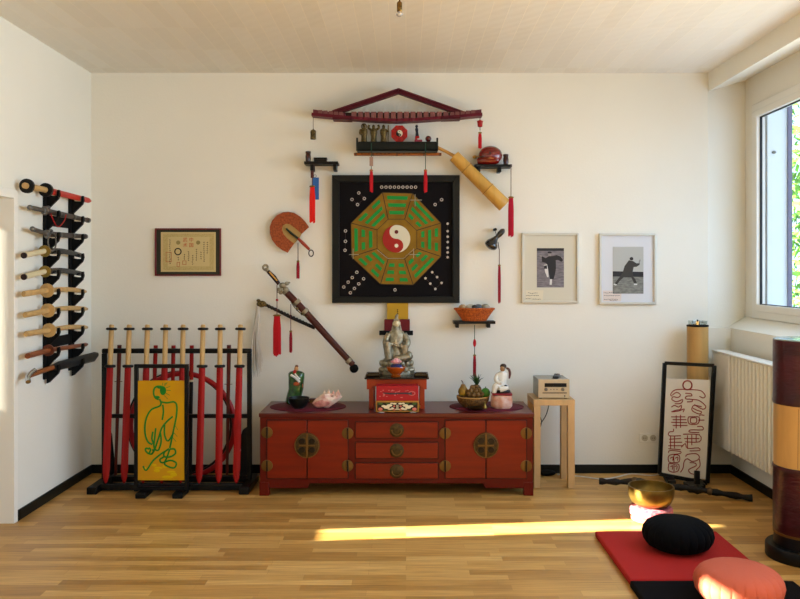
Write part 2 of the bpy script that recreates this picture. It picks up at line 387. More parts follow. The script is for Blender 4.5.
brplate = mat('dark_brass_plate', '#54401C', rough=.5, metal=.5, col2='#3A2C14', scale=60, bump=.2, bscale=90)
brlight = mat('bright_brass', '#6E5024', rough=.42, metal=.6)
for k, cx in enumerate((307, 486)):
    c = P_(cx, 445.4); h = MB().lathe((c[0], 0, c[1]), [(.088, SF+.002), (.088, SF-.003), (.084, SF-.005)], n=40, axis='Y').build('lock_plate', brplate, sb)
    hm = MB(); hm.torus((c[0], SF-.005, c[1]), .083, .003, axis='Y', n=40)
    hm.box(c[0]-.006, c[0]+.006, SF-.010, SF-.003, c[1]-.085, c[1]+.085); hm.box(c[0]-.055, c[0]+.055, SF-.009, SF-.003, c[1]-.005, c[1]+.005)
    hm.build('plate_relief', brlight, h)
    for dx, dz in ((-.035, .03), (.035, .03), (-.035, -.03), (.035, -.03)): pm = MB(); pm.lathe((c[0]+dx, 0, c[1]+dz), [(.02, SF-.012), (.021, SF-.004)], n=10, axis='Y', sx=1.1); pm.build('boss', mat('blackened_brass', '#2A2114', rough=.45, metal=.6), h)
for cx, cy in ((267, 432.6), (267, 465.7), (347.6, 433.3), (347.6, 465.7), (445.2, 433.3), (445.2, 466), (526.3, 433.3), (526.3, 466)):
    c = P_(cx, cy); h = MB().lathe((c[0], 0, c[1]), [(.0395, SF+.002), (.0395, SF-.003), (.037, SF-.004)], n=28, axis='Y').build('hinge_plate', brlight, sb)
    MB().cyl((c[0], SF-.005, c[1]-.037), (c[0], SF-.005, c[1]+.037), .006, n=10).build('hinge_pin', mat('blackened_brass', '#2A2114', rough=.45, metal=.6), h)
for k, (y0, y1) in enumerate(((422.2, 438.2), (442.6, 458.4), (463.2, 479))):
    a = P_(355.5, y1); b = P_(438, y0)
    MB().box(a[0]-.004, b[0]+.004, SF+.0095, SF+.0135, a[1]-.004, b[1]+.004).build('drawer_groove', gapm, sb)
    d = MB().box(a[0]+.001, b[0]-.001, SF-.002, SF+.016, a[1]+.001, b[1]-.001).build('drawer', lacq2, sb, bevel=.003)
    c = ((a[0]+b[0])/2, (a[1]+b[1])/2)
    h = MB().lathe((c[0], 0, c[1]), [(.049, SF), (.049, SF-.006), (.046, SF-.008)], n=28, axis='Y').build('pull_plate', brplate, d)
    bl = [(c[0]+.032*math.cos(t), SF-.012, c[1]-.004+.026*math.sin(t)) for t in [math.pi+math.pi*i/8 for i in range(9)]]
    pm = MB().tube(bl, .004, n=8); pm.ball((c[0]-.032, SF-.01, c[1]), .006); pm.ball((c[0]+.032, SF-.01, c[1]), .006)
    pm.build('pull_ring', brlight, d)

# ------------------------------------------------------------------ tables, stereo
t = thing('side_table', (1.06, 5.9, 0), 'square pale wooden side table carrying the stereo', 'side table')
birch = mat('birch_veneer', '#CFA873', rough=.5, noise=.12, scale=6, stretch=(4, 1, 1))
tx0, tx1 = X(533.8, 5.71), X(575, 5.71); tz = Z(399.8, 5.71)
MB().box(tx0, tx1, 5.71, 6.02, tz-.042, tz).build('table_top', birch, t, bevel=.002)
for lx in (tx0, tx1-.05):
    for ly in (5.712, 5.966): MB().box(lx+.001, lx+.049, ly, ly+.052, 0, tz-.042).build('leg', birch, t, bevel=.002)
t = thing('stereo_receiver', (1.04, 5.85, tz), 'compact champagne gold stereo receiver on the pale side table', 'stereo')
gx0, gx1 = X(538.3, 5.75), X(569.6, 5.75); gz = tz+.006; gh = gz+.135; gy = 5.75
champ = mat('champagne_metal', '#BBAE94', rough=.38, metal=.35)
MB().box(gx0+.002, gx1-.002, gy+.012, 6.0, gz, gh-.002).build('case', mat('grey_metal_case', '#9A978C', rough=.45, metal=.3), t, bevel=.003)
fp = MB().box(gx0, gx1, gy, gy+.014, gz, gh).build('front_panel', champ, t, bevel=.003)
MB().box(gx0+.045, gx1-.022, gy-.002, gy+.003, gh-.055, gh-.028).build('display', M_black, t)
for dx in (.055, .175-.0): 
    MB().lathe((gx0+dx, 0, gz+.062), [(.011, gy-.012), (.0125, gy)], n=18, axis='Y').build('knob', M_steel, t)
MB().box(gx0+.03, gx1-.02, gy-.002, gy+.003, gz+.034, gz+.040).build('disc_tray_slot', M_darkbrown, t)
for k in range(3): MB().lathe((gx0+.09+k*.022, 0, gz+.062), [(.004, gy-.004), (.004, gy)], n=10, axis='Y').build('button', M_steel, t)
MB().lathe((gx0+.19, 0, gz+.015), [(.005, gy-.004), (.005, gy)], n=10, axis='Y').build('power_button', M_blackmatte, t)
mb = MB()
for dx in (.02, .2):
    for yy in (gy+.03, 5.96): mb.lathe((gx0+dx, yy, tz), [(.012, 0), (.012, .007)], n=12)
mb.build('feet', M_blackmatte, t)
rm = thing('remote_control', (1.09, 5.84, gh), 'dark grey remote control lying on the stereo', 'remote control')
MB().hexa([Vector(p) for p in ((1.06, 5.78, gh), (1.10, 5.775, gh), (1.135, 5.90, gh), (1.095, 5.91, gh), (1.06, 5.78, gh+.017), (1.10, 5.775, gh+.017), (1.135, 5.90, gh+.022), (1.095, 5.91, gh+.022))]).build('body', mat('dark_grey_plastic', '#2E3134', rough=.4), rm, bevel=.004)
mb = MB()
for i in range(5):
    for j in range(2): mb.ball((1.072+.0065*i+.015*j, 5.797+i*.021, gh+.018+i*.001), .004, .004, .003, n=8, m=6)
mb.build('buttons', M_steel, rm)
# cables
cab = [[(1.02, 6.0, .585), (1.0, 6.05, .5), (1.03, 6.08, .4), (.99, 6.07, .3), (1.0, 6.09, .16), (.97, 6.06, .02)], [(1.08, 6.0, .585), (1.06, 6.06, .46), (1.0, 6.08, .36), (.985, 6.1, .3)], [(1.0, 6.0, .585), (.98, 6.05, .45), (1.0, 6.06, .33), (1.015, 6.09, .25), (.975, 6.09, .19)]]
for k, (c, nm) in enumerate(zip(cab, ('long black cable hanging behind the pale side table', 'short black cable looping behind the pale side table', 'thin reddish cable hanging behind the pale side table'))):
    MB().tube(smoothline(c, 6), .0035 if k < 2 else .002, n=6).build('cable', M_blackmatte if k < 2 else mat('red_wire', '#7A2A1E'), label=nm, cat='cable')
pts = [W(572, 471, 5.98), (1.32, 6.02, .006), (1.46, 5.95, .006), (1.60, 6.02, .006), (1.72, 6.10, .006), (1.85, 6.05, .006), (1.95, 6.105, .006), (2.1, 6.12, .006), (2.27, 6.12, .03)]
pts[0] = Vector((1.15, 6.08, .006))
MB().tube(smoothline(pts, 6), .005, n=6).build('power_cord', M_white, label='white power cord snaking along the floor by the back wall', cat='cord')
ad = MB(); ad.ball((1.07, 6.07, .022), .07, .035, .022); ad.build('cable_adapter', M_blackmatte, label='black adapter on the floor behind the pale side table', cat='adapter')

# ------------------------------------------------------------------ things on the sideboard
matm = mat('maroon_fabric', '#5A0F22', rough=.8, bump=.2, bscale=200)
def oval(cx, rx, label):
    MB().lathe((cx, 5.785, ST), [(1, 0), (1, .004), (.985, .006)], n=48, sx=rx, sy=.205).build('oval_place_mat', matm, label=label, cat='place mat', group='maroon place mats')
oval(X(308, 5.78), .275, 'maroon oval mat on the left end of the sideboard'); oval(X(486.5, 5.78), .268, 'maroon oval mat on the right end of the sideboard')
MT = ST+.006
# green figurine
gx = X(295.5, 5.88); gyy = 5.88
t = thing('green_figurine', (gx, gyy, MT), 'green glazed robed figurine with red and white touches', 'figurine')
grn = mat('green_glaze', '#2E5A22', rough=.25, col2='#15300F', scale=30, coat=.5)
k = 1/136
MB().loft([(gx-.01, gyy, MT, .058, .045), (gx-.012, gyy, MT+.02, .062, .047), (gx-.01, gyy, MT+.06, .055, .04), (gx+.003, gyy, MT+.11, .054, .038), (gx+.004, gyy, MT+.15, .056, .036), (gx+.006, gyy, MT+.19, .058, .034), (gx+.006, gyy, MT+.222, .059, .032), (gx+.004, gyy, MT+.236, .045, .026), (gx+.004, gyy, MT+.243, .02, .018)], lump=.05).build('robe', grn, t)
MB().ball((gx+.006, gyy, MT+.256), .016, .016, .022).build('head', mat('painted_face', '#B98A5A', rough=.4), t)
MB().ball((gx+.008, gyy+.004, MT+.274), .014, .014, .010).build('hat', M_brownwood, t)
MB().ball((gx-.002, gyy-.024, MT+.235), .013, .01, .018).build('red_collar', M_red, t)
mb = MB(); mb.tube(smoothline([(gx-.03, gyy-.032, MT+.215), (gx, gyy-.04, MT+.20), (gx+.02, gyy-.038, MT+.18), (gx+.034, gyy-.032, MT+.165)]), .009, n=8); mb.tube(smoothline([(gx+.0, gyy-.03, MT+.225), (gx+.018, gyy-.04, MT+.205), (gx+.036, gyy-.03, MT+.185)]), .006, n=8); mb.build('white_sash', M_white, t)
mb = MB(); mb.ball((gx+.012, gyy-.036, MT+.15), .022, .01, .015); mb.ball((gx+.05, gyy-.005, MT+.135), .008, .012, .02); mb.build('orange_trim', mat('orange_glaze', '#B0542A', rough=.3), t)
MB().ball((gx-.022, gyy-.04, MT+.022), .026, .014, .02).build('white_hem', mat('pale_blue_glaze', '#8FA9BA', rough=.3), t)
# dark bowl
def bowl(name, x, y, z, r, h, m, label, cat, foot=.5, parent=None):
    prof = [(r*foot, 0), (r*foot, h*.08), (r*.75, h*.3), (r*.97, h*.7), (r, h), (r*.94, h), (r*.88, h*.72), (r*.65, h*.35), (r*.1, h*.2)]
    return MB().lathe((x, y, z), prof, n=36).build(name, m, parent, label=label, cat=cat)
bowl('singing_bowl', X(298.7, 5.7), 5.70, MT, .076, .075, mat('dark_bronze_bowl', '#141816', rough=.4, metal=.5), 'small dark bowl in front of the green figurine', 'bowl')
mb = MB(); mb.box(-.04, .04, -.025, .025, 0, .025)
t = thing('wooden_box', (X(315, 5.93), 5.93, MT), 'small brown wooden box behind the pink conch shell', 'box')
x_ = X(315, 5.93)
MB().box(x_-.038, x_+.035, 5.90, 5.95, MT, MT+.022).build('body', mat('ochre_wood', '#6F4A20', rough=.5), t, bevel=.003)
MB().box(x_-.040, x_+.037, 5.898, 5.952, MT+.022, MT+.032).build('lid', M_brownwood, t, bevel=.002)
# conch
cx = X(327, 5.70); cy = 5.72
mb = MB()
ax = Vector((1, .1, .22)).normalized()
prof = [(-.108, .005), (-.095, .016), (-.07, .032), (-.04, .046), (-.01, .054), (.015, .052), (.04, .04), (.06, .03), (.078, .022), (.092, .014), (.108, .004)]
n = 28; base = Vector((cx, cy, MT+.054)); u = Vector((0, 0, 1)); u = (u-ax*u.dot(ax)).normalized(); v = ax.cross(u); rings = []
for s_, r_ in prof:
    ring = []
    for i in range(n):
        a = 2*math.pi*i/n; rr = r_*(1+.10*math.cos(2*a)+.10*math.sin(5*a)+(.12*math.sin(a*3+s_*90)))
        ring.append(mb.bm.verts.new(base+ax*s_+u*math.cos(a)*rr*.85+v*math.sin(a)*rr))
    rings.append(ring)
for i in range(len(rings)-1):
    for q in range(n): mb.bm.faces.new((rings[i][q], rings[i][(q+1) % n], rings[i+1][(q+1) % n], rings[i+1][q]))
mb.bm.faces.new(rings[0][::-1]); mb.bm.faces.new(rings[-1])
for s_, a0, ln in ((-.01, .2, .03), (.02, -.3, .036), (.012, .9, .03), (.05, .1, .03), (.045, -.9, .028), (-.03, 1.2, .024), (.07, -.5, .02), (.02, 1.9, .025), (.07, .7, .022), (.085, .2, .03)):
    dr = u*math.cos(a0)-v*math.sin(a0); r_ = .042 if s_ < .03 else .026
    mb.tube([base+ax*s_+dr*(r_*.5), base+ax*s_+dr*(r_+ln*.3), base+ax*(s_+.006)+dr*(r_+ln*.95)], [.019, .012, .003], n=8)
shell = mat('pink_shell', '#DDA392', rough=.45, col2='#EAD6C2', scale=25, bump=.3, bscale=60)
t = thing('conch_shell', (cx, cy, MT), 'spiky pale pink conch shell on the left mat', 'shell')
mb.build('shell', shell, t)
MB().ball((cx-.035, cy-.036, MT+.034), .062, .022, .028, rot=Matrix.Rotation(-.2, 3, 'Y')).build('lip', mat('dark_pink_shell', '#9C4A46', rough=.3, col2='#E0A090', scale=20), t)

# altar table
AX0, AX1 = X(364.5, 5.67), X(429, 5.67); AT = Z(377.5, 5.67)
t = thing('altar_table', ((AX0+AX1)/2, 5.8, ST), 'small red lacquered altar table with black top on the sideboard', 'altar table')
MB().box(AX0, AX1, 5.66, 5.99, AT-.012, AT).build('table_top', mat('black_red_lacquer', '#190C0A', rough=.25), t, bevel=.003)
mb = MB(); mb.box(AX0+.016, AX1-.016, 5.675, 5.69, AT-.062, AT-.012); mb.prism([(AX0+.016, AT-.06), (AX0+.06, AT-.06), (AX0+.05, AT-.075), (AX0+.03, AT-.085), (AX0+.016, AT-.085)], 5.675, 5.69)
mb.prism([(AX1-.016, AT-.06), (AX1-.06, AT-.06), (AX1-.05, AT-.075), (AX1-.03, AT-.085), (AX1-.016, AT-.085)], 5.675, 5.69)
mb.box(AX0+.016, AX0+.03, 5.69, 5.975, AT-.062, AT-.012); mb.box(AX1-.03, AX1-.016, 5.69, 5.975, AT-.062, AT-.012)
lac3 = mat('bright_orange_lacquer', '#9C3006', rough=.35, spec=.35)
mb.build('apron', lac3, t, bevel=.002)
for lx in (AX0+.03, AX1-.065):
    for ly in (5.692, 5.945): MB().box(lx, lx+.035, ly, ly+.03, ST, AT-.012).build('leg', lac3, t, bevel=.002)
for (a, b, nm) in ((X(366.5, 5.75), X(380, 5.75), 'shallow dark tray left of the silver statue'), (X(414, 5.75), X(427.5, 5.75), 'shallow dark tray right of the silver statue')):
    m_ = MB(); m_.box(a, b, 5.70, 5.80, AT, AT+.008); m_.box(a, b, 5.70, 5.706, AT, AT+.02); m_.box(a, b, 5.794, 5.80, AT, AT+.02); m_.box(a, a+.005, 5.70, 5.80, AT, AT+.02); m_.box(b-.005, b, 5.70, 5.80, AT, AT+.02)
    m_.build('incense_tray', mat('dark_olive_lacquer', '#3A2A14', rough=.3), label=nm, cat='tray', group='trays on the altar table')
# chests in front
def chest(z0, z1, x0, x1, y0, y1, m): return MB().box(x0, x1, y0, y1, z0, z1).build('body', m, bevel=.003)
c0, c1 = X(375.8, 5.545), X(419, 5.545)
zc0 = ST; zc1 = Z(401, 5.545)
t = thing('painted_chest', ((c0+c1)/2, 5.6, ST), 'yellow chest painted with white flowers in front of the altar table', 'chest')
MB().box(c0, c1, 5.545, 5.665, zc0+.004, zc1).build('body', mat('ochre_painted_wood', '#A8742A', rough=.4), t, bevel=.003)
MB().box(c0+.010, c1-.010, 5.5435, 5.548, zc0+.014, zc1-.010).build('front_panel', mat('black_panel', '#1C120C', rough=.4), t)
fl = MB()
W_ = c1-c0; zc = (zc0+zc1)/2
for sx in (-1, 1):
    cc = (c0+c1)/2
    for (dx, dz, a, b) in ((.055, .01, .02, .009), (.075, -.002, .022, .012), (.095, .005, .016, .008), (.035, -.012, .012, .008), (.052, -.016, .016, .006), (.02, .022, .014, .006), (.04, .024, .012, .005)): fl.ball((cc+sx*dx, 5.543, zc+dz), a, .002, b, n=10, m=6)
    for (dx, dz, a, b) in ((.118, -.016, .016, .011), (.022, .004, .008, .006), (.022, -.018, .012, .007)): MB().ball((cc+sx*dx, 5.543, zc+dz), a, .002, b, n=10, m=6).build('pink_flower', mat('pink_paint', '#C26A5C', rough=.5), t)
    for (dx, dz, a, b) in ((.118, .022, .016, .008), (.07, .024, .012, .005), (.088, -.024, .014, .005)): MB().ball((cc+sx*dx, 5.543, zc+dz), a, .002, b, n=10, m=6).build('green_leaf', mat('leaf_green_paint', '#3D5A26', rough=.5), t)
fl.box(cc-.006, cc-.002, 5.541, 5.545, zc-.014, zc+.014); fl.box(cc+.002, cc+.006, 5.541, 5.545, zc-.014, zc+.014); fl.box(cc-.016, cc+.016, 5.541, 5.545, zc-.019, zc-.014)
fl.build('white_flowers', mat('cream_paint', '#DCD2B2', rough=.5), t);
mb = MB(); mb.lathe((c1+.004, 5.56, zc), [(.007, -.006), (.007, .006)], n=12); mb.build('latch', M_gold, t)
mb = MB()
for dx in (.02, W_-.06): mb.box(c0+dx, c0+dx+.04, 5.548, 5.56, ST, ST+.005)
mb.build('foot_rail', M_white, t)
z2 = Z(385.5, 5.57)
t = thing('red_chest', ((c0+c1)/2, 5.6, zc1), 'red lacquer chest with dark carved front stacked on the painted chest', 'chest')
MB().box(c0+.003, c1-.003, 5.552, 5.66, zc1, z2).build('body', mat('crimson_lacquer', '#A00F1E', rough=.4), t, bevel=.004)
m_ = MB(); m_.tube([(c0+.05, 5.551, zc1+.055), (c0+.10, 5.550, zc1+.05), (c0+.20, 5.550, zc1+.053), (c0+.25, 5.551, zc1+.05)], [.004, .006, .005, .008], n=6, sq=.4)
m_.build('dark_inlay', mat('grey_inlay', '#34303A', rough=.5), t)
m_ = MB()
for i in range(26): m_.ball((c0+.028+random.random()*.235, 5.551, zc1+.022+random.random()*.055), random.uniform(.003, .008), .002, random.uniform(.002, .004), n=8, m=5)
m_.torus((c1-.05, 5.552, zc1+.052), .022, .003, axis='Y', sy=.6, n=20)
m_.build('pink_inlay', mat('pale_pink_inlay', '#BD6A66', rough=.5), t)

# bodhisattva statue
def seated_statue(x, y, z):
    t = thing('bodhisattva_statue', (x, y, z), 'silver seated goddess statue in the centre of the altar', 'statue')
    mb = MB()
    mb.loft([(x, y, z, .125, .075), (x, y, z+.015, .128, .077), (x, y, z+.035, .112, .07), (x, y, z+.05, .105, .064), (x, y, z+.07, .118, .07), (x, y, z+.085, .115, .068), (x, y, z+.10, .095, .06), (x, y, z+.112, .09, .055)], n=40, lump=.07)
    for i in range(16):
        a = 2*math.pi*i/16; mb.ball((x+.108*math.cos(a), y+.062*math.sin(a), z+.078), .02, .02, .024, n=10, m=6)
        mb.ball((x+.112*math.cos(a+.2), y+.066*math.sin(a+.2), z+.03), .024, .018, .018, n=10, m=6)
    mb.build('lotus_rock_base', M_silver, t)
    b = z+.105
    body = MB()
    body.loft([(x, y, b, .085, .052), (x, y, b+.03, .088, .055), (x, y, b+.07, .062, .045), (x, y+.004, b+.11, .052, .036), (x, y+.006, b+.15, .060, .036), (x, y+.006, b+.18, .064, .036), (x, y+.006, b+.203, .052, .031), (x, y+.004, b+.222, .022, .021), (x, y+.002, b+.24, .019, .019)], n=28, lump=.03)
    # raised knee and folded leg under the robe
    body.tube(smoothline([(x-.035, y-.02, b+.03), (x-.06, y-.045, b+.085), (x-.066, y-.06, b+.115), (x-.062, y-.058, b+.07), (x-.055, y-.055, b+.01)]), [.034]*9+[.030]*8, n=12)
    body.tube(smoothline([(x+.03, y-.02, b+.03), (x+.075, y-.04, b+.035), (x+.085, y-.055, b+.025), (x+.03, y-.07, b+.015), (x-.01, y-.07, b+.012)]), [.034]*9+[.026]*8, n=12)
    body.tube(smoothline([(x+.03, y-.02, b+.06), (x+.058, y-.045, b+.10), (x+.062, y-.05, b+.115), (x+.06, y-.045, b+.06), (x+.06, y-.04, b+.02)]), .026, n=12)
    # arms with sleeves, hands meeting before the chest
    body.tube(smoothline([(x-.055, y, b+.185), (x-.078, y-.015, b+.14), (x-.066, y-.04, b+.105), (x-.03, y-.055, b+.12), (x-.004, y-.058, b+.13)]), [.022]*5+[.026]*4+[.02]*4+[.012]*4, n=10)
    body.tube(smoothline([(x+.055, y, b+.185), (x+.08, y-.015, b+.14), (x+.066, y-.042, b+.10), (x+.03, y-.055, b+.10), (x+.006, y-.058, b+.105)]), [.022]*5+[.026]*4+[.02]*4+[.012]*4, n=10)
    body.build('robed_body', M_silver, t)
    h = MB(); hz = b+.265; h.ball((x, y-.004, hz), .024, .025, .030, n=20, m=14); h.tube([(x, y-.02, hz+.004), (x, y-.029, hz-.004), (x, y-.024, hz-.008)], [.003, .005, .003], n=8)
    for sx in (-1, 1): h.ball((x+sx*.023, y, hz-.004), .005, .006, .012, n=8, m=6); h.ball((x+sx*.009, y-.0225, hz+.004), .005, .003, .002, n=8, m=6)
    h.ball((x, y-.0225, hz-.014), .006, .003, .002, n=8, m=6)
    h.build('head', mat('pale_gilt_silver', '#D2C8A8', rough=.4, metal=.3), t)
    c = MB(); c.loft([(x, y+.008, hz+.012, .023, .020), (x, y+.006, hz+.024, .020, .019), (x, y+.004, hz+.034, .013, .013), (x, y+.004, hz+.042, .011, .011), (x+.002, y+.004, hz+.056, .013, .013), (x+.003, y+.004, hz+.07, .004, .004)], n=16)
    for dx in (-.016, -.008, 0, .008, .016): c.ball((x+dx, y-.02, hz+.026), .005, .004, .008, n=8, m=6)
    c.tube(smoothline([(x-.023, y+.010, hz+.01), (x-.026, y+.014, hz-.03), (x-.034, y+.014, hz-.06)]), [.006]*4+[.008]*5, n=8)
    c.tube(smoothline([(x+.023, y+.010, hz+.01), (x+.026, y+.014, hz-.03), (x+.034, y+.014, hz-.06)]), [.006]*4+[.008]*5, n=8)
    c.build('crown_and_veil', M_silver, t)
    hd = MB()
    for i in range(4): hd.tube([(x-.009+i*.0035, y-.066, b+.118), (x-.008+i*.0035, y-.07, b+.135), (x-.005+i*.002, y-.068, b+.152)], [.003, .0028, .0015], n=6)
    hd.tube([(x+.006, y-.066, b+.118), (x+.014, y-.068, b+.13)], [.003, .002], n=6)
    for i in range(4): hd.tube([(x+.004, y-.062-.003*i, b+.107), (x-.012, y-.066-.003*i, b+.11), (x-.02, y-.064-.003*i, b+.116)], [.003, .0028, .0015], n=6)
    hd.build('hands', mat('bright_silver', '#C9C2AC', rough=.3, metal=.6), t)
seated_statue(X(396.5, 5.86), 5.885, AT)
bx = X(396, 5.72)
amber = mat('amber_glass', '#A04A0E', rough=.12, coat=.8)
t = thing('amber_bowl', (bx, 5.72, AT), 'amber bowl with blue cushion in front of the silver statue', 'bowl')
MB().lathe((bx, 5.72, AT), [(.034, 0), (.038, .008), (.028, .016), (.045, .028), (.064, .048), (.067, .062), (.072, .068), (.070, .074), (.060, .074), (.055, .06), (.01, .03)], n=36).build('bowl', amber, t)
MB().lathe((bx, 5.72, AT+.070), [(.034, -.02), (.040, 0), (.042, .008), (.038, .014), (.01, .016)], n=28).build('blue_cushion', mat('blue_silk', '#1D2F6B', rough=.5), t)
mb = MB()
for ring, (rr, tl, nn) in enumerate(((.026, .95, 10), (.016, .5, 8), (.006, .15, 4))):
    for i in range(nn):
        a = 2*math.pi*i/nn+ring*.3; d = Vector((math.cos(a), math.sin(a), 0)); c = Vector((bx, 5.72, AT+.096+ring*.006))
        mb.ball(c+d*rr+Vector((0, 0, .006)), .010, .006, .020, n=8, m=8, rot=Matrix.Rotation(a, 3, 'Z') @ Matrix.Rotation(tl, 3, 'Y') @ Matrix.Rotation(math.pi/2, 3, 'Z'))
mb.build('lotus_candle', mat('pink_wax', '#E8949A', rough=.5, col2='#F3C3BE', scale=60), label='pink lotus shaped candle sitting on the amber bowl', cat='candle')

# wall shelf behind the statue
YW = 6.149
t = thing('scroll_box', W(397, 334, 6.1), 'maroon box on a wall mount behind the silver statue', 'box')
MB().box(X(384.3, 6.08), X(409.8, 6.08), 6.07, YW, Z(333.5, 6.07), Z(319.6, 6.07)).build('body', mat('dark_red_cloth', '#6A0D18', rough=.6), t, bevel=.003)
MB().box(X(379.3, 6.07), X(413, 6.07), 6.045, 6.069, Z(335, 6.07), Z(330.5, 6.07)).build('rail', M_blackmatte, t, bevel=.003)
t = MB().box(X(387, 6.12), X(408.2, 6.12), 6.11, 6.125, Z(319.6, 6.07)+.001, Z(301.8, 6.12)); t = t.build('yellow_board', mat('mustard_card', '#B98F1E', rough=.6), label='mustard yellow card standing on the maroon wall box', cat='card')
mb = MB(); xm = X(397.5, 6.1); zz = Z(313, 6.1)
for i in range(3): mb.box(xm-.006, xm+.008, 6.1085, 6.1105, zz-.006+i*.014, zz-.003+i*.014)
mb.box(xm-.001, xm+.002, 6.1085, 6.1105, zz-.006, zz+.03)
mb.build('lettering', M_blackmatte, t)

# fruit basket on the right mat
fx, fy_ = X(473, 5.76), 5.76
t = thing('fruit_basket', (fx, fy_, MT), 'woven wicker fruit basket on the right mat', 'basket')
wick = mat('wicker', '#8A6230', rough=.6, col2='#4A2F14', scale=80)
mb = MB()
for i in range(9):
    f = i/8; mb.torus((fx, fy_, MT+.006+f*.064), .07+.042*math.sin(f*math.pi/2), .0055, n=36, m=6)
for i in range(24):
    a = 2*math.pi*i/24; mb.tube([(fx+(.07+.042*math.sin(f*math.pi/2)+.003)*math.cos(a), fy_+(.07+.042*math.sin(f*math.pi/2)+.003)*math.sin(a), MT+.003+f*.067) for f in (0, .25, .5, .75, 1)], .004, n=5)
mb.lathe((fx, fy_, MT), [(.07, 0), (.07, .006)], n=30)
mb.build('weave', wick, t)
mb = MB(); mb.torus((fx, fy_, MT+.074), .113, .006, n=40, m=8); mb.build('rim', mat('light_wicker', '#A87F42', rough=.6), t)
t = thing('pear', (fx-.075, fy_-.01, MT+.085), 'yellow pear at the left of the fruit basket', 'pear')
MB().lathe((fx-.072, fy_-.01, MT+.075), [(.008, 0), (.03, .01), (.037, .03), (.033, .05), (.02, .07), (.014, .085), (.004, .09)], n=20).build('flesh', mat('pear_skin', '#B08A24', rough=.45, col2='#7A5A1A', scale=20), t)
MB().tube(smoothline([(fx-.072, fy_-.01, MT+.163), (fx-.076, fy_-.01, MT+.178), (fx-.085, fy_-.01, MT+.19)]), .003, n=6).build('stem', M_darkbrown, t)
t = thing('pineapple', (fx+.025, fy_+.035, MT+.07), 'small pineapple with spiky crown in the fruit basket', 'pineapple')
MB().ball((fx+.028, fy_+.035, MT+.10), .04, .04, .055, n=20, m=14, jit=.06).build('fruit_body', mat('pineapple_skin', '#7A5520', rough=.6, col2='#3A2810', scale=60), t)
mb = MB()
for i in range(22):
    a = random.uniform(0, 6.28); q = random.uniform(.1, 1); base = Vector((fx+.03, fy_+.035, MT+.150)); d = Vector((math.cos(a)*q, math.sin(a)*q, 0))
    mb.tube([base+d*.006, base+d*.038+Vector((0, 0, .042*(1.3-q*.5))), base+d*.078+Vector((0, 0, .088*(1.25-q*.8)))], [.008, .006, .001], n=5, sq=.4, flat=d+Vector((0, 0, .01)))
mb.build('leaf_crown', mat('pineapple_leaf', '#24451F', rough=.5), t)
t = thing('mango', (fx+.085, fy_, MT+.08), 'round green fruit at the right of the fruit basket', 'fruit')
MB().ball((fx+.088, fy_-.02, MT+.10), .034, .032, .038).build('flesh', mat('green_skin', '#3E7A2A', rough=.35, noise=.2), t)
MB().cyl((fx+.088, fy_-.02, MT+.136), (fx+.09, fy_-.02, MT+.146), .003, n=6).build('stem', M_darkbrown, t)
kiw = mat('walnut_brown', '#84622E', rough=.6, col2='#5A3E1A', scale=50, bump=.3)
for i, (dx, dy, dz) in enumerate([(-.035, -.07, .098), (-.005, -.085, .096), (.028, -.08, .098), (.056, -.06, .098), (-.02, -.06, .122), (.012, -.062, .122), (.04, -.045, .120), (-.045, -.035, .11), (-.008, -.04, .143), (.022, -.03, .14)]):
    MB().ball((fx+dx, fy_+dy, MT+dz), .0185, .0185, .019, n=12, m=8, jit=.04).build('brown_nut', kiw, label='small round brown nut heaped in the woven fruit basket', cat='nut', group='brown nuts in the fruit basket')
t = thing('brass_dish', (X(478, 5.62), 5.63, MT), 'dark brass dish in front of the fruit basket', 'dish')
dx_ = X(477, 5.62)
MB().lathe((dx_, 5.615, MT), [(.04, 0), (.05, .008), (.078, .016), (.08, .02), (.074, .02), (.04, .010), (.01, .008)], n=30, sx=1, sy=.55).build('dish', mat('dark_brass', '#3D2C14', rough=.3, metal=.7), t)
mb = MB(); mb.lathe((X(485, 5.60), 5.612, MT+.011), [(.016, 0), (.014, .01), (.010, .02), (.005, .028), (.003, .04), (.006, .045), (.003, .05)], n=16); mb.build('hand_bell', M_gold, label='tiny brass bell standing in the dark brass dish', cat='bell')
# salt lamp box with red lid and white figurine
lx = X(502, 5.68); ly = 5.70
t = thing('salt_lamp', (lx, ly, MT), 'pinkish stone lamp block with red lid on the right mat', 'lamp')
MB().loft([(lx, ly, MT, .064, .05), (lx, ly, MT+.012, .076, .058), (lx, ly, MT+.05, .078, .06), (lx, ly, MT+.085, .074, .056), (lx, ly, MT+.095, .066, .05)], n=24, lump=.03).build('stone', mat('pink_salt', '#DDB8A4', rough=.35, col2='#C98A6E', scale=20, sub=.3, bump=.3), t)
MB().box(lx-.070, lx+.070, ly-.055, ly+.055, MT+.095, MT+.110).build('lid', mat('red_cloth_lid', '#7E1420', rough=.5), t, bevel=.004)
wz = MT+.110; wx = lx+.002
t = thing('white_figurine', (wx, ly, wz), 'white robed figurine seated on the red lid', 'figurine')
wgl = mat('white_glaze', '#D8D6CC', rough=.25, coat=.5)
body = MB().loft([(wx-.004, ly, wz+.02, .052, .038), (wx-.004, ly, wz+.04, .050, .036), (wx-.004, ly, wz+.065, .040, .03), (wx, ly, wz+.095, .038, .026), (wx+.004, ly, wz+.125, .044, .026), (wx+.006, ly, wz+.142, .036, .022), (wx+.006, ly, wz+.152, .014, .013)], n=22, lump=.06)
body.tube(smoothline([(wx-.02, ly-.01, wz+.04), (wx-.045, ly-.03, wz+.055), (wx-.056, ly-.035, wz+.03), (wx-.060, ly-.035, wz+.004)]), [.024, .024, .024, .024, .022, .02, .02, .02, .018, .018, .018, .018, .016], n=10)
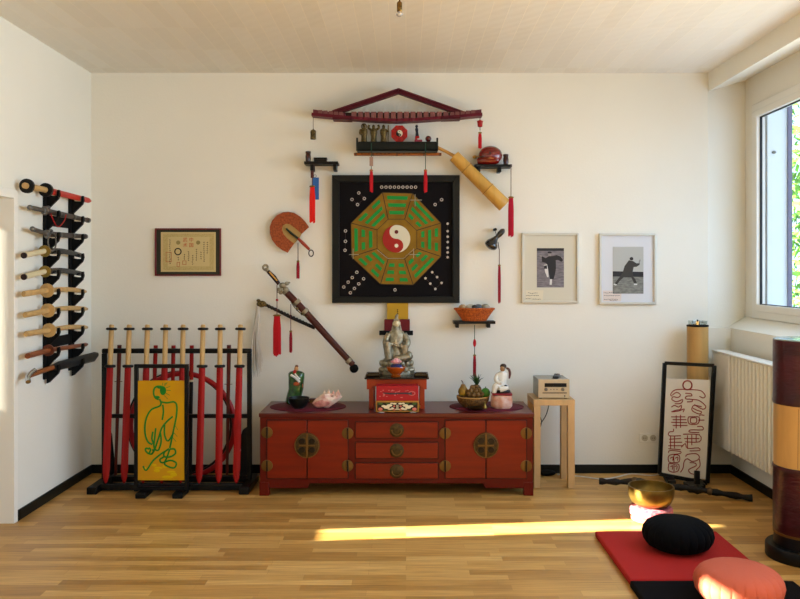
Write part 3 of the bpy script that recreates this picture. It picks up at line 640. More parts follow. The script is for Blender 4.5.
body.tube(smoothline([(wx+.02, ly-.01, wz+.04), (wx+.03, ly-.035, wz+.045), (wx+.01, ly-.045, wz+.035), (wx-.02, ly-.045, wz+.028)]), .020, n=10)
body.tube(smoothline([(wx-.028, ly, wz+.13), (wx-.045, ly-.015, wz+.10), (wx-.03, ly-.035, wz+.075), (wx-.01, ly-.04, wz+.08)]), .015, n=10)
body.build('robe', wgl, t)
MB().lathe((wx, ly, wz), [(.058, 0), (.062, .01), (.052, .022)], n=20, sy=.75).build('rock_base', mat('dark_glaze', '#1E1C1C', rough=.3), t)
MB().tube(smoothline([(wx+.03, ly-.005, wz+.175), (wx+.048, ly-.008, wz+.165), (wx+.056, ly-.01, wz+.135), (wx+.050, ly-.012, wz+.10)]), [.007, .008, .008, .009, .009, .009, .009, .009, .009, .008, .007, .006, .004], n=8).build('brown_hair_lock', M_brownwood, t)
MB().ball((wx+.004, ly-.004, wz+.170), .018, .018, .022).build('head', mat('tan_face', '#9C7650', rough=.4), t)
MB().ball((wx+.010, ly+.006, wz+.186), .024, .022, .019).build('hair', mat('dark_hair_glaze', '#2E2018', rough=.4), t)
mb = MB(); mb.ball((wx+.022, ly-.048, wz+.052), .014, .008, .010); mb.build('dark_trim', MATS['dark_glaze'], t)

# ------------------------------------------------------------------ bagua panel
Yb = BY-.001
def bz(u, v): return (320+u*150/620, 165+v*145/599)
def bp(u, v, Y): a, b = bz(u, v); return (X(a, BY-.04), Z(b, BY-.04))
t = thing('bagua_panel', W(395.5, 304, BY-.02), 'large black framed octagonal trigram panel on the back wall', 'wall panel')
def framebars(o, i, y0, y1):
    (ax, az), (bx_, bz_) = o; (cx_, cz_), (dx2, dz2) = i
    mb = MB()
    for P4 in ([(ax, az), (bx_, az), (dx2, cz_), (cx_, cz_)], [(bx_, az), (bx_, bz_), (dx2, dz2), (dx2, cz_)], [(bx_, bz_), (ax, bz_), (cx_, dz2), (dx2, dz2)], [(ax, bz_), (ax, az), (cx_, cz_), (cx_, dz2)]):
        mb.prism(P4, y0, y1)
    return mb
o1, o2 = bp(50, 570, 0), bp(577, 42, 0); i1, i2 = bp(80, 543, 0), bp(547, 70, 0)
framebars((o1, o2), (i1, i2), BY-.05, BY-.001).build('frame', mat('black_green_frame', '#070B0A', rough=.5, spec=.25), t, bevel=.003)
MB().box(i1[0], i2[0], BY-.03, BY-.002, i1[1], i2[1]).build('board', mat('black_velvet', '#0B080B', rough=.8, spec=.15), t)
Y1 = BY-.030
octo = [(258, 113), (383, 117), (500, 240), (500, 378), (385, 495), (250, 492), (130, 380), (128, 240)]
inn = [(282, 224), (350, 224), (400, 270), (400, 345), (350, 388), (282, 387), (236, 345), (236, 268)]
MB().prism([bp(u, v, 0) for u, v in octo], Y1-.008, Y1).build('octagon', mat('antique_gold_paint', '#8E6A18', rough=.6, spec=.2, col2='#7C5A12', scale=10), t)
ln = MB()
def line(mb, a, b, wd, y): 
    p, q = bp(*a, 0), bp(*b, 0); mb.bar((p[0], y, p[1]), (q[0], y, q[1]), wd, .002)
for k in range(8): line(ln, octo[k], inn[k], .006, Y1-.009); line(ln, inn[k], inn[(k+1) % 8], .004, Y1-.009); line(ln, octo[k], octo[(k+1) % 8], .005, Y1-.009)
ln.build('divider_lines', mat('dark_bronze_line', '#3A2A0C', rough=.6), t)
C0 = Vector((315, 305)); trig = [(1,1,1),(1,1,0),(0,1,0),(1,0,0),(0,0,0),(0,0,1),(1,0,1),(0,1,1)]  # outer, middle, inner
green = mat('green_enamel', '#158A34', rough=.5, spec=.25)
for k in range(8):
    a, b = Vector(octo[k]), Vector(octo[(k+1) % 8]); c, d = Vector(inn[k]), Vector(inn[(k+1) % 8])
    for j, f in enumerate((.19, .47, .75)):
        def seg(s0, s1):
            q = []; g = MB()
            for ff, s_ in ((f-.068, s0), (f-.068, s1), (f+.068, s1), (f+.068, s0)):
                p = a+(c-a)*ff; r_ = b+(d-b)*ff; m0 = Vector(p).lerp(r_, s_); q.append(bp(m0.x, m0.y, 0))
            g.prism(q, Y1-.014, Y1-.007); g.build('trigram_bar', green, t)
        if trig[k][j]: seg(.13, .87)
        else: seg(.13, .40); seg(.60, .87)
yc = bp(316, 305, 0); R = 57*150/620/F*(BY-.04)
def arc(cx, cz, r, a0, a1, n=20): return [(cx+r*math.cos(a0+(a1-a0)*i/n), cz+r*math.sin(a0+(a1-a0)*i/n)) for i in range(n+1)]
def yinyang(cx, cz, R, y, parent, mw, mr, dot1, dot2):
    h = R/2; pi = math.pi
    # left-hand red half with the lower lobe; right-hand white half with the upper lobe
    redp = arc(cx, cz, R, pi/2, 3*pi/2, 30)+arc(cx, cz-h, h, -pi/2, pi/2)[1:]+arc(cx, cz+h, h, 3*pi/2, pi/2)[1:-1]
    whp = arc(cx, cz, R, -pi/2, pi/2, 30)+arc(cx, cz+h, h, pi/2, 3*pi/2)[1:]+arc(cx, cz-h, h, pi/2, -pi/2)[1:-1]
    MB().prism(redp, y-.006, y).build('yin_half', mr, parent); MB().prism(whp, y-.006, y).build('yang_half', mw, parent)
    MB().prism(arc(cx, cz+h, R*.14, 0, 2*pi)[:-1], y-.008, y-.005).build('upper_dot', dot1, parent)
    MB().prism(arc(cx, cz-h, R*.14, 0, 2*pi)[:-1], y-.008, y-.005).build('lower_dot', dot2, parent)
yinyang(yc[0], yc[1], R, Y1-.008, t, mat('ivory_paint', '#D8D2B8', rough=.4), mat('deep_red_paint', '#9C0F04', rough=.4), mat('dark_red_paint', '#5E0F08', rough=.4), MATS['ivory_paint'])
rings = [[(255+i*17.5, 91) for i in range(9)], [(160, 115), (183, 138), (155, 163), (132, 142)], [(503, 143), (476, 163)], [(528, y) for y in (242, 273, 296, 318, 342, 361, 381)],
         [(464, 443), (484, 463), (503, 487), (477, 512), (456, 490), (436, 468)], [(310, 516)], [(152, 443), (133, 465), (116, 484), (98, 504)], [(180, 470), (160, 491), (142, 510), (125, 528)], [(105, 272), (105, 315), (103, 352)]]
dotm = mat('pale_ring_paint', '#C9BFB4', rough=.5); lm = MB()
for gi, grp in enumerate(rings):
    for (u, v) in grp:
        p = bp(u, v, 0); m_ = MB()
        if gi in (3, 4): m_.lathe((p[0], 0, p[1]), [(.0095, Y1-.004), (.0095, Y1)], n=14, axis='Y')
        else: m_.torus((p[0], Y1-.002, p[1]), .0095, .003, n=18, m=6, axis='Y')
        m_.build('star_ring', dotm, t)
    for i in range(len(grp)-1): line(lm, grp[i], grp[i+1], .0015, Y1-.001)
lm.build('star_lines', mat('grey_line', '#4B3A3A', rough=.6), t)
pm_ = mat('pale_marks', '#A9A48C', rough=.6)
for grp in ([(373, 145, 420, 145), (393, 121, 393, 172)], [(120, 370, 160, 370), (137, 345, 137, 388)], [(370, 370, 412, 370), (387, 345, 387, 385)]):
    cr = MB()
    for (a1, b1, a2, b2) in grp: line(cr, (a1, b1), (a2, b2), .0035, Y1-.016)
    cr.build('pale_cross', pm_, t)
cr = MB(); line(cr, (280, 386), (345, 386), .003, Y1-.012); line(cr, (236, 350), (280, 386), .003, Y1-.012); line(cr, (345, 386), (385, 350), .002, Y1-.012)
cr.build('pale_line', pm_, t)

# ------------------------------------------------------------------ framed certificate
def cz_(u, v): return (150+u*76/800, 224+v*56/589)
YC = BY-.02
def cp(u, v): a, b = cz_(u, v); return (X(a, YC), Z(b, YC))
t = thing('framed_certificate', W(187.5, 275.5, YC), 'certificate in a dark red frame on the back wall', 'framed certificate')
framebars((cp(50, 545), cp(745, 45)), (cp(64, 532), cp(733, 58)), BY-.022, BY-.001).build('frame', mat('dark_red_frame', '#6E0E18', rough=.35), t, bevel=.002)
a, b = cp(64, 532), cp(733, 58); MB().box(a[0], b[0], BY-.012, BY-.002, a[1], b[1]).build('mount', mat('olive_black_mount', '#2A2A1C', rough=.5), t)
a, b = cp(112, 503), cp(690, 85); MB().box(a[0], b[0], BY-.0145, BY-.0118, a[1], b[1]).build('paper', mat('yellowed_paper', '#C8B47E', rough=.7), t)
framebars((cp(135, 485), cp(670, 103)), (cp(185, 445), cp(625, 135)), BY-.0152, BY-.0142).build('ornamental_border', mat('tan_ornament', '#B09A5E', rough=.7, col2='#C4B078', scale=160), t)
YP = BY-.0156
def text(s, u, v, size, m, parent, name, mapper, y, vertical=False):
    obs = []
    for i, ch in enumerate(s):
        cu = bpy.data.curves.new('glyph', 'FONT'); cu.body = ch; cu.size = size; cu.align_x = 'CENTER'; cu.align_y = 'CENTER'; cu.extrude = .0003
        o = bpy.data.objects.new('glyph', cu); COL.objects.link(o); obs.append(o)
        bpy.context.view_layer.update()
        me = bpy.data.meshes.new_from_object(o.evaluated_get(bpy.context.evaluated_depsgraph_get())); bpy.data.objects.remove(o)
        p = mapper(u, v)
        M = Matrix.Translation((p[0], y, p[1]-i*size*1.15)) @ Matrix.Rotation(math.pi/2, 4, 'X')
        me.transform(M); obs[-1] = me
    bm = bmesh.new()
    for me in obs: bm.from_mesh(me)
    mb = MB(); mb.bm.free(); mb.bm = bm
    return mb.build(name, m, parent, smooth=False)
redink = mat('vermilion_ink', '#B8391A', rough=.6); blackink = mat('black_ink', '#1C1A16', rough=.6)
text('中国', 433, 168, .036, redink, t, 'red_characters', cp, YP); text('武术', 368, 168, .036, redink, t, 'red_characters', cp, YP)
grey = mat('grey_green_ink', '#93834F', rough=.7)
mb = MB()
for u, v in ((295, 195), (505, 195)):
    p = cp(u, v); mb.lathe((p[0], 0, p[1]), [(.016, YP-.0004), (.016, YP+.0006)], axis='Y')
    mb.build('emblem', grey, t); mb = MB()
mb = MB(); p = cp(292, 290); mb.torus((p[0], YP, p[1]), .024, .004, axis='Y'); mb.build('ring_seal', blackink, t)
for n_, (u, v0, v1) in enumerate(((207, 165, 280), (207, 300, 430), (360, 320, 380), (405, 290, 400), (447, 330, 440), (488, 265, 380), (535, 295, 370), (568, 190, 400), (602, 190, 320), (298, 350, 380))):
    mb = MB(); v = v0
    while v < v1:
        for q in range(2):
            p = cp(u+random.uniform(-5, 5), v+q*5); mb.box(p[0]-.004, p[0]+.004, YP-.0002, YP+.001, p[1]-.0012, p[1]+.0012)
        p = cp(u, v+3); mb.box(p[0]-.001, p[0]+.001, YP-.0002, YP+.001, p[1]-.006, p[1]+.004)
        v += 22
    mb.build('inscription', blackink, t)
stamp = mat('faded_red_stamp', '#B0603A', rough=.7)
for (u0, v0, u1, v1) in ((165, 295, 225, 400), (280, 400, 312, 450), (340, 385, 380, 430)):
    framebars((cp(u0, v1), cp(u1, v0)), (cp(u0+5, v1-5), cp(u1-5, v0+5)), YP-.0003, YP+.001).build('red_stamp', stamp, t)

# ------------------------------------------------------------------ framed photographs
silver = mat('silver_frame', '#CCC8BA', rough=.35, metal=.4)
def photo_frame(x0, y0, x1, y1, label, mt=('mount_board', '#D2CCB8')):
    t = thing('framed_photograph', W((x0+x1)/2, y1, BY-.02), label, 'framed photograph', 'framed photographs on the back wall')
    Yf = BY-.025
    def P(px, py): return (X(px, Yf), Z(py, Yf))
    framebars((P(x0, y1), P(x1, y0)), (P(x0+2.2, y1-2.2), P(x1-2.2, y0+2.2)), BY-.026, BY-.001).build('frame', silver, t, bevel=.002)
    a, b = P(x0+2.2, y1-2.2), P(x1-2.2, y0+2.2)
    MB().box(a[0], b[0], BY-.012, BY-.002, a[1], b[1]).build('mount', mat(mt[0], mt[1], rough=.8), t)
    return t, P
gmid = mat('photo_grey', '#857F84', rough=.6, col2='#645F63', scale=22, stretch=(1, 1, 4)); gdark = mat('photo_charcoal', '#262426', rough=.6); glight = mat('photo_light_grey', '#B3B4AE', rough=.6); gwhite = mat('photo_white', '#D5D4D0', rough=.6); gskin = mat('photo_mid_grey', '#8A8583', rough=.6); gfloor = mat('photo_ground_grey', '#8A8A82', rough=.6, col2='#6A6B64', scale=30, stretch=(1, 1, 3))
t, P = photo_frame(522, 233, 579, 303, 'silver framed photograph of a person balancing on one leg')
Y0 = BY-.0125
def q1(u, v): return P(520+u*62/489, 230+v*76/599)
def poly(pts, q, name, m, lev, parent): return MB().prism([q(*p) for p in pts], Y0-.001*lev, Y0).build(name, m, parent)
poly([(135, 143), (349, 143), (349, 453), (135, 453)], q1, 'photo', gmid, 1, t)
poly([(135, 143), (349, 143), (349, 164), (135, 164)], q1, 'photo_trees', gdark, 1.4, t)
poly([(172, 205), (205, 222), (232, 205), (262, 205), (292, 197), (325, 212), (342, 238), (330, 250), (300, 235), (284, 238), (286, 300), (280, 340), (268, 385), (240, 390), (222, 300), (210, 262), (175, 250)], q1, 'photo_figure', gdark, 1.8, t)
poly([(190, 275), (215, 270), (222, 300), (228, 372), (216, 372), (200, 330)], q1, 'photo_trousers', gwhite, 2.2, t)
poly([(238, 388), (255, 388), (252, 432), (236, 432)], q1, 'photo_sock', gwhite, 2.2, t)
poly([(192, 280), (214, 278), (216, 306), (192, 306)], q1, 'photo_shoe', gdark, 2.6, t)
poly([(222, 180), (250, 180), (248, 206), (226, 206)], q1, 'photo_face', gskin, 2.2, t)
poly([(220, 172), (236, 168), (252, 174), (250, 184), (222, 184)], q1, 'photo_hair', gdark, 2.6, t)
poly([(153, 196), (176, 200), (174, 212), (158, 208)], q1, 'photo_hand', gskin, 2.2, t)
poly([(48, 476), (188, 476), (180, 556), (48, 556)], q1, 'caption_card', mat('cream_card', '#DDD3B8', rough=.8), 1.2, t)
def scribble(q, lines, parent):
    mb = MB()
    for (u0, u1, v) in lines:
        u = u0
        while u < u1:
            w_ = random.uniform(5, 14); a = q(u, v+random.uniform(-3, 3)); b = q(min(u+w_, u1), v+random.uniform(-3, 3)); mb.bar((a[0], Y0-.0016, a[1]), (b[0], Y0-.0016, b[1]), .0032, .001); u += w_+3
    mb.build('caption_writing', blackink, parent)
scribble(q1, ((65, 140, 497), (50, 150, 517), (48, 90, 540), (100, 165, 545)), t)
t, P2 = photo_frame(599.5, 233.5, 656.5, 304.5, 'silver framed photograph of a person crouching in a wide stance', ('white_mount_board', '#D8D9DC'))
def q2(u, v): return P2(596+u*64/504, 230+v*76/599)
poly([(135, 132), (377, 132), (377, 330), (135, 330)], q2, 'photo_sky', glight, 1, t)
poly([(135, 325), (377, 330), (377, 372), (135, 372)], q2, 'photo_wall', gdark, 1.2, t)
poly([(135, 366), (377, 370), (377, 502), (135, 502)], q2, 'photo_ground', gfloor, 1.4, t)
poly([(262, 238), (296, 245), (322, 262), (350, 262), (346, 275), (322, 290), (300, 292), (292, 330), (298, 370), (312, 385), (325, 420), (305, 425), (282, 375), (222, 372), (190, 400), (168, 430), (148, 425), (178, 385), (212, 340), (228, 285)], q2, 'photo_figure', mat('photo_dark_brown', '#3A352F', rough=.6), 1.8, t)
poly([(342, 240), (352, 228), (354, 240), (346, 265), (338, 262)], q2, 'photo_hand', gskin, 2.2, t)
poly([(268, 220), (280, 212), (294, 216), (298, 230), (288, 240), (270, 236)], q2, 'photo_head', gdark, 2.2, t)
poly([(146, 422), (168, 430), (160, 438), (140, 432)], q2, 'photo_shoe', gwhite, 2.2, t); poly([(302, 422), (328, 424), (328, 434), (302, 434)], q2, 'photo_shoe', gwhite, 2.2, t)
poly([(58, 478), (205, 478), (200, 562), (58, 562)], q2, 'caption_card', mat('pinkish_card', '#DCCFC6', rough=.8), 1.2, t)
scribble(q2, ((65, 190, 495), (65, 190, 517), (65, 175, 547), (110, 170, 556)), t)

# ------------------------------------------------------------------ tassels
def tassel(px, y0, y1, yk, wpx, label, m=M_redthread, Y=6.11, cords=True, group=None, extra=None, bead=M_gold, cord=M_string, x2=None):
    """hangs from (px,y0); tuft from yk to y1"""
    t = thing('tassel', W(px, y1, Y), label, 'tassel', group)
    a, k, e = W(px, y0, Y), W(px, yk, Y), W(px, y1, Y)
    MB().tube([a, k], .0028, n=6).build('cord', cord, t)
    wr_ = wpx/2/F*Y; rt_ = min(wr_, .012); mb = MB(); n = max(6, int(wpx*1.5))
    for i in range(n):
        f = (i+.5)/n*2-1; dy = random.uniform(-.004, .004)
        xo = f*wr_*.82; l = random.uniform(.94, 1.02)
        b = k.lerp(e, l)
        mb.tube([(k.x+xo*.75, Y+dy*.3, k.z), (k.x+xo, Y+dy, k.z-(k.z-e.z)*.3), (k.x+xo*1.05, Y+dy*1.5, b.z)], [.0035, .005, .004], n=6)
    mb.build('tuft', m, t)
    MB().ball((k.x, Y, k.z+.005), wr_*.85+.003, .010, .008, n=14, m=8).build('knot', bead, t)
    if extra: extra(t)
    return t
# tassels from the flute
def pend(px, ya, yb):
    def f(t): MB().box(X(px-1.8, 5.95), X(px+1.8, 5.95), 5.946, 5.954, Z(yb, 5.95), Z(ya, 5.95)).build('pendant', mat('pale_rose_pendant', '#A08070', rough=.4), t)
    return f
grc = mat('green_cord', '#1E4A38', rough=.7)
for px, nm in ((371.3, 'thin red tassel hanging from the left end of the flute'), (425.5, 'thin red tassel hanging from the right end of the flute')):
    tassel(px, 143, 192.5, 171, 3.4, nm, Y=5.95, cord=grc, group='flute tassels', extra=(pend(px, 157, 166) if px < 400 else None), bead=mat('orange_bead', '#B0602A', rough=.4))
tassel(298, 243, 278.5, 262, 2.6, 'slim red tassel hanging from the woven fan', m=mat('dark_red_thread', '#8E0E20', rough=.8), cord=M_maroon)
def sw(t):
    MB().ball(W(277, 300, 6.02), .010).build('bead', M_red, t)
tassel(277, 285, 356, 316, 9, 'thick red tassel hanging from the sword guard', Y=6.02, extra=sw)
tassel(290.8, 304, 352.5, 332, 2.6, 'slim dark red tassel hanging beside the sword tassel', m=MATS['dark_red_thread'], cord=M_maroon, Y=6.03)
tassel(499.3, 249, 303, 266, 2.6, 'slim red tassel hanging from the black gourd', m=MATS['dark_red_thread'], cord=M_maroon, Y=6.09)
tassel(511, 164, 237, 198, 6.0, 'long crimson tassel hanging from the right small shelf', m=mat('crimson_thread', '#B01230', rough=.8), Y=6.02)
def ch1(t):
    m_ = MB(); m_.ball(W(474.6, 357, 6.05), .010, .008, .02); m_.ball(W(474.6, 343, 6.05), .012, .008, .03); m_.build('red_knots', M_redthread, t)
tassel(474.6, 324.9, 377.5, 356, 2.8, 'slim red tassel hanging under the basket shelf', m=MATS['dark_red_thread'], cord=grc, Y=6.05, extra=ch1)
def ch2(t):
    c = W(480, 123, 6.05); MB().lathe((c.x, c.y, c.z-.03), [(.012, 0), (.018, .004), (.020, .03), (.024, .044), (.012, .046), (.012, .05)], n=16).build('red_lantern', M_red, t)
    MB().ball(W(480, 131.5, 6.05), .008).build('white_bead', M_white, t)
tassel(480, 117.5, 149, 133.5, 3.6, 'red lantern tassel hanging from the right tip of the roof carving', Y=6.05, extra=ch2)
def ch3(t):
    MB().box(X(312.2, 6.08), X(318.8, 6.08), 6.082, 6.09, Z(199.5, 6.08), Z(177.5, 6.08)).build('blue_card', mat('blue_card', '#2B63A8', rough=.5), t)
    MB().torus(W(315, 176, 6.07), .010, .002, axis='Y').build('ring', M_steel, t)
    MB().box(X(310.8, 6.06), X(313.8, 6.06), 6.052, 6.062, Z(178, 6.06), Z(163, 6.06)).build('strap', M_maroon, t)
tassel(312.3, 164, 223, 187, 6.4, 'bright red tassel with blue card under the left small shelf', m=M_orangered, Y=6.05, extra=ch3)

# ------------------------------------------------------------------ roof carving, bell
YR = 6.04
t = thing('roof_carving', W(397, 122, YR), 'maroon wooden roof shaped carving at the top of the back wall', 'wall carving')
roofm = mat('burgundy_wood', '#5E0C20', rough=.5, spec=.25)
roofd = mat('dark_burgundy_wood', '#4A0818', rough=.5, spec=.2)
mb = MB()
top = [(314, 110.5), (325, 112), (345, 114), (397, 116.5), (450, 114), (468, 112), (481, 110.3)]
for pts, th, d in (([(312.5, 115.3), (323, 116.2), (334, 117.3), (352, 118.8), (375, 120.6), (397, 121.3), (420, 120.4), (443, 118.6), (460, 117.4), (470, 116.2), (481.5, 115.3)], .022, .10),):
    P3 = [W(a, b, YR) for a, b in pts]
    for i in range(len(P3)-1): mb.bar(P3[i]-Vector((.002, 0, 0)), P3[i+1]+Vector((.002, 0, 0)), th, d)
mb.build('curved_eave', roofm, t)
for x0, x1 in ((333, 352), (441, 460)): mb = MB(); mb.bar(W(x0, 119.3, YR), W(x1, 119.8 if x0 < 400 else 118.9, YR), .018, .11); mb.build('eave_block', roofd, t, bevel=.002)
mb = MB(); px = 352
while px < 448:
    f = abs(px-397)/50; mb.pprism([(px, 113.2), (px+4.9, 113.2), (px+4.9, 120.5-f*1.2), (px, 120.5-f*1.2)], YR+.02, .06); px += 6.5
for s_ in (-1, 1):
    for i in range(5):
        px = 397+s_*(55+i*5.2)-2.2
        mb.pprism([(px, 113.6-i*.5), (px+3.9, 113.6-i*.5), (px+3.9, 118-i*.4), (px, 118-i*.4)], YR+.02, .06)
mb.build('slats', mat('dusty_rose_wood', '#7B4A48', rough=.5), t)
mb = MB(); mb.pprism([(335, 113.6), (460, 113.6), (460, 117), (430, 118), (397, 119.5), (365, 118), (335, 117)], YR+.05, .04); mb.build('dark_backing', M_darkbrown, t)
mb = MB()
mb.pprism([(314, 111), (330, 113.4), (346, 114.6), (346, 117.5), (314, 117)], YR+.03, .06)
mb.pprism([(480.7, 110.8), (466, 112.8), (452, 114.6), (452, 117.5), (480.7, 117)], YR+.03, .06)
mb.build('end_cap', mat('rose_wood_end', '#62202C', rough=.5), t)
mb = MB()
for e in ((331, 114), (465.5, 115)): mb.bar(W(398.5, 91.7, YR), W(e[0], e[1], YR), .034, .05)
mb.build('rafters', roofd, t, bevel=.002)
mb = MB()
for e in ((333, 111.6), (463.5, 112.6)): mb.bar(W(398.5, 89.6, YR), W(e[0], e[1], YR), .006, .08)
mb.build('rafter_lip', roofm, t)
t = thing('hanging_bell', W(313, 140, YR), 'small bronze bell hanging from the left tip of the roof carving', 'bell')
c = W(313.2, 139.5, YR)
MB().lathe(c, [(.018, 0), (.022, .003), (.021, .03), (.022, .06), (.017, .07), (.006, .074), (.004, .08)], n=18).build('bell_body', M_bronze, t)
MB().tube([c+Vector((0, 0, .08)), W(313.2, 117, YR)], .002, n=6).build('cord', M_string, t)

# ------------------------------------------------------------------ tray shelf with figurines
Ys = 6.0
t = thing('tray_shelf', W(397, 152, Ys), 'dark green black tray shelf above the trigram panel', 'wall shelf')
x0, x1 = X(357, Ys), X(437.5, Ys); zt_, zb2 = Z(142, Ys), Z(151.5, Ys)
M_dkg = mat('black_green_lacquer', '#050C09', rough=.45, spec=.25)
mb = MB(); mb.box(x0, x1, Ys-.04, YW, zb2, zb2+.012); mb.box(x0, x1, Ys-.04, Ys-.028, zb2, zt_-.012); mb.box(x0, x1, Ys-.02, YW, zt_-.012, zt_)
mb.box(x0, x0+.01, Ys-.04, YW, zb2, zt_); mb.box(x1-.01, x1, Ys-.04, YW, zb2, zt_)
mb.build('tray', M_dkg, t, bevel=.002)
for xx in (x0-.004, x1-.010): MB().box(xx, xx+.014, Ys-.042, Ys-.02, zb2, Z(138.5, Ys)).build('corner_post', M_dkg, t, bevel=.003)
def immortal(px, h, lean, label):
    x, y, z = X(px, 6.03), 6.05, zt_; t = thing('bronze_figurine', (x, y, z), label, 'figurine', 'bronze figurines on the tray shelf')
    MB().loft([(x, y, z, .026, .02), (x, y, z+.01, .028, .022), (x, y, z+.014, .023, .018), (x+lean*.3, y, z+h*.35, .021, .017), (x+lean*.5, y, z+h*.55, .027, .018), (x+lean*.8, y, z+h*.72, .026, .017), (x+lean, y, z+h*.80, .010, .010)], n=18, lump=.07).build('robe', M_bronze, t)
    MB().ball((x+lean, y-.002, z+h*.88), .012, .012, .016).build('head', M_bronze, t)
    return t, x, y, z
t, x, y, z = immortal(363.8, .145, .0, 'bronze robed figurine with halo, leftmost on the tray shelf')
MB().torus((x, y+.008, z+.128), .019, .004, axis='Y', n=20).build('halo', M_bronze, t)
MB().tube(smoothline([(x-.025, y-.01, z+.10), (x-.03, y-.02, z+.07), (x-.01, y-.028, z+.06)]), .007, n=8).build('arm', M_bronze, t)
t, x, y, z = immortal(373.5, .14, 0, 'broad bronze robed figurine holding arms wide, second on the tray shelf')
mb = MB(); mb.tube(smoothline([(x-.02, y-.005, z+.098), (x-.038, y-.01, z+.115), (x-.034, y-.012, z+.135)]), .009, n=8); mb.tube(smoothline([(x+.02, y-.005, z+.098), (x+.040, y-.01, z+.115), (x+.034, y-.012, z+.135)]), .009, n=8); mb.build('arms', M_bronze, t)
MB().box(x-.03, x+.026, y-.03, y+.02, z, z+.006).build('pale_base', M_white, t)
t, x, y, z = immortal(383.5, .14, .0, 'bronze robed figurine carrying a staff, right of the bronze three')
MB().tube([(x+.034, y-.012, z+.01), (x+.036, y-.012, z+.135)], .004, n=8).build('staff', M_bronze, t)
MB().tube(smoothline([(x+.018, y-.005, z+.10), (x+.032, y-.014, z+.085), (x+.036, y-.016, z+.09)]), .007, n=8).build('arm', M_bronze, t)
# bagua disc
cx_, cz2 = X(399.3, 6.04), Z(133.6, 6.04); Rr = .066
t = thing('red_trigram_disc', (cx_, 6.04, zt_), 'small red octagonal trigram disc on the tray shelf', 'disc')
MB().prism([(cx_+Rr*math.cos(math.pi/8+k*math.pi/4), cz2+Rr*math.sin(math.pi/8+k*math.pi/4)) for k in range(8)], 6.035, 6.05).build('disc', mat('scarlet_lacquer', '#B5160E', rough=.4), t, bevel=.002)
mb = MB()
for k in range(8):
    a = k*math.pi/4; d = Vector((math.cos(a), 0, math.sin(a))); p_ = Vector((-d.z, 0, d.x))
    for rr in (.034, .043, .052): c = Vector((cx_, 6.034, cz2))+d*rr; mb.bar(c-p_*rr*.28, c+p_*rr*.28, .0035, .002)
mb.build('trigram_marks', mat('dark_red_marks', '#5E0A08', rough=.5), t)
yinyang(cx_, cz2, .025, 6.0345, t, mat('ivory_paint', '#D8D2B8', rough=.4), M_blackmatte, M_blackmatte, MATS['ivory_paint'])
x, y, z = X(418, 6.04), 6.04, zt_
t = thing('dark_figurine', (x, y, z), 'slim dark figurine on a pink and red base on the tray shelf', 'figurine')
MB().box(x-.026, x+.032, y-.02, y+.02, z, z+.022).build('base', mat('rose_red_base', '#A0364A', rough=.4), t, bevel=.004)
MB().ball((x+.01, y-.018, z+.026), .018, .008, .006).build('white_flower', M_white, t)
MB().box(x-.022, x+.010, y-.014, y+.014, z+.022, z+.05).build('red_pedestal', M_red, t, bevel=.004)
MB().loft([(x-.006, y, z+.05, .014, .011), (x-.008, y, z+.08, .010, .009), (x-.010, y, z+.105, .013, .009), (x-.010, y, z+.116, .005, .005)], n=14).build('robe', mat('blue_black_glaze', '#1E232E', rough=.3), t)
MB().ball((x-.010, y, z+.124), .011, .010, .013).build('head', MATS['blue_black_glaze'], t)
x = X(428.3, 6.04)
t = thing('red_orb', (x, y, z), 'dark red glass ball on a small foot at the tray shelf right end', 'ornament')
MB().ball((x, y, z+.030), .024).build('ball', mat('dark_red_glass', '#4E0608', rough=.12, coat=1), t); MB().lathe((x, y, z), [(.015, 0), (.012, .008), (.014, .012)], n=16).build('foot', M_darkbrown, t)
# flute
t = thing('bamboo_flute', W(398, 155, 6.0), 'brown bamboo flute hung under the tray shelf', 'flute')
fz = Z(154.3, 5.985)
MB().tube([(X(354, 5.985), 5.985, fz), (X(441.5, 5.985), 5.985, fz)], .0115, n=14).build('tube', mat('brown_bamboo', '#8A4A14', rough=.4, noise=.2), t)
mb = MB()
for px in (362, 369, 377, 381, 385, 389, 399, 404, 409): mb.lathe((X(px, 5.985), 0, fz+.003), [(.004, 5.973), (.004, 5.978)], n=8, axis='Y')
mb.build('finger_holes', M_blackmatte, t)
mb = MB()
for px in (356, 373, 397, 424, 440): mb.lathe((X(px, 5.985), 5.985, fz), [(.0125, -.004), (.0125, .004)], axis='X', n=14)
mb.build('binding', M_darkbrown, t)

# ------------------------------------------------------------------ small wall shelves
def wshelf(x0, x1, yt, yb, Yf, label, brs, ybr):
    t = thing('wall_shelf', W((x0+x1)/2, yb, Yf), label, 'wall shelf', 'small black wall shelves')
    a, b = X(x0, Yf), X(x1, Yf); zt0 = Z(yt, Yf)
    MB().box(a, b, Yf, YW, zt0-.02, zt0).build('board', M_black, t, bevel=.002)
    for bx0 in brs: MB().box(X(bx0, Yf)-.012, X(bx0, Yf)+.012, Yf+.015, YW, Z(ybr, Yf), zt0-.02).build('bracket', M_black, t, bevel=.002)
    return zt0
zl = wshelf(304, 338, 161.3, 164, 6.02, 'small black wall shelf with jar at upper left', (311.5, 334.5), 170)
zr = wshelf(474.5, 512, 164.2, 167, 6.02, 'small black wall shelf with wooden fish at upper right', (479, 500), 171.5)
zm = wshelf(453.5, 495.5, 321.3, 324, 6.02, 'small black wall shelf with orange basket', (457.5, 489), 328)
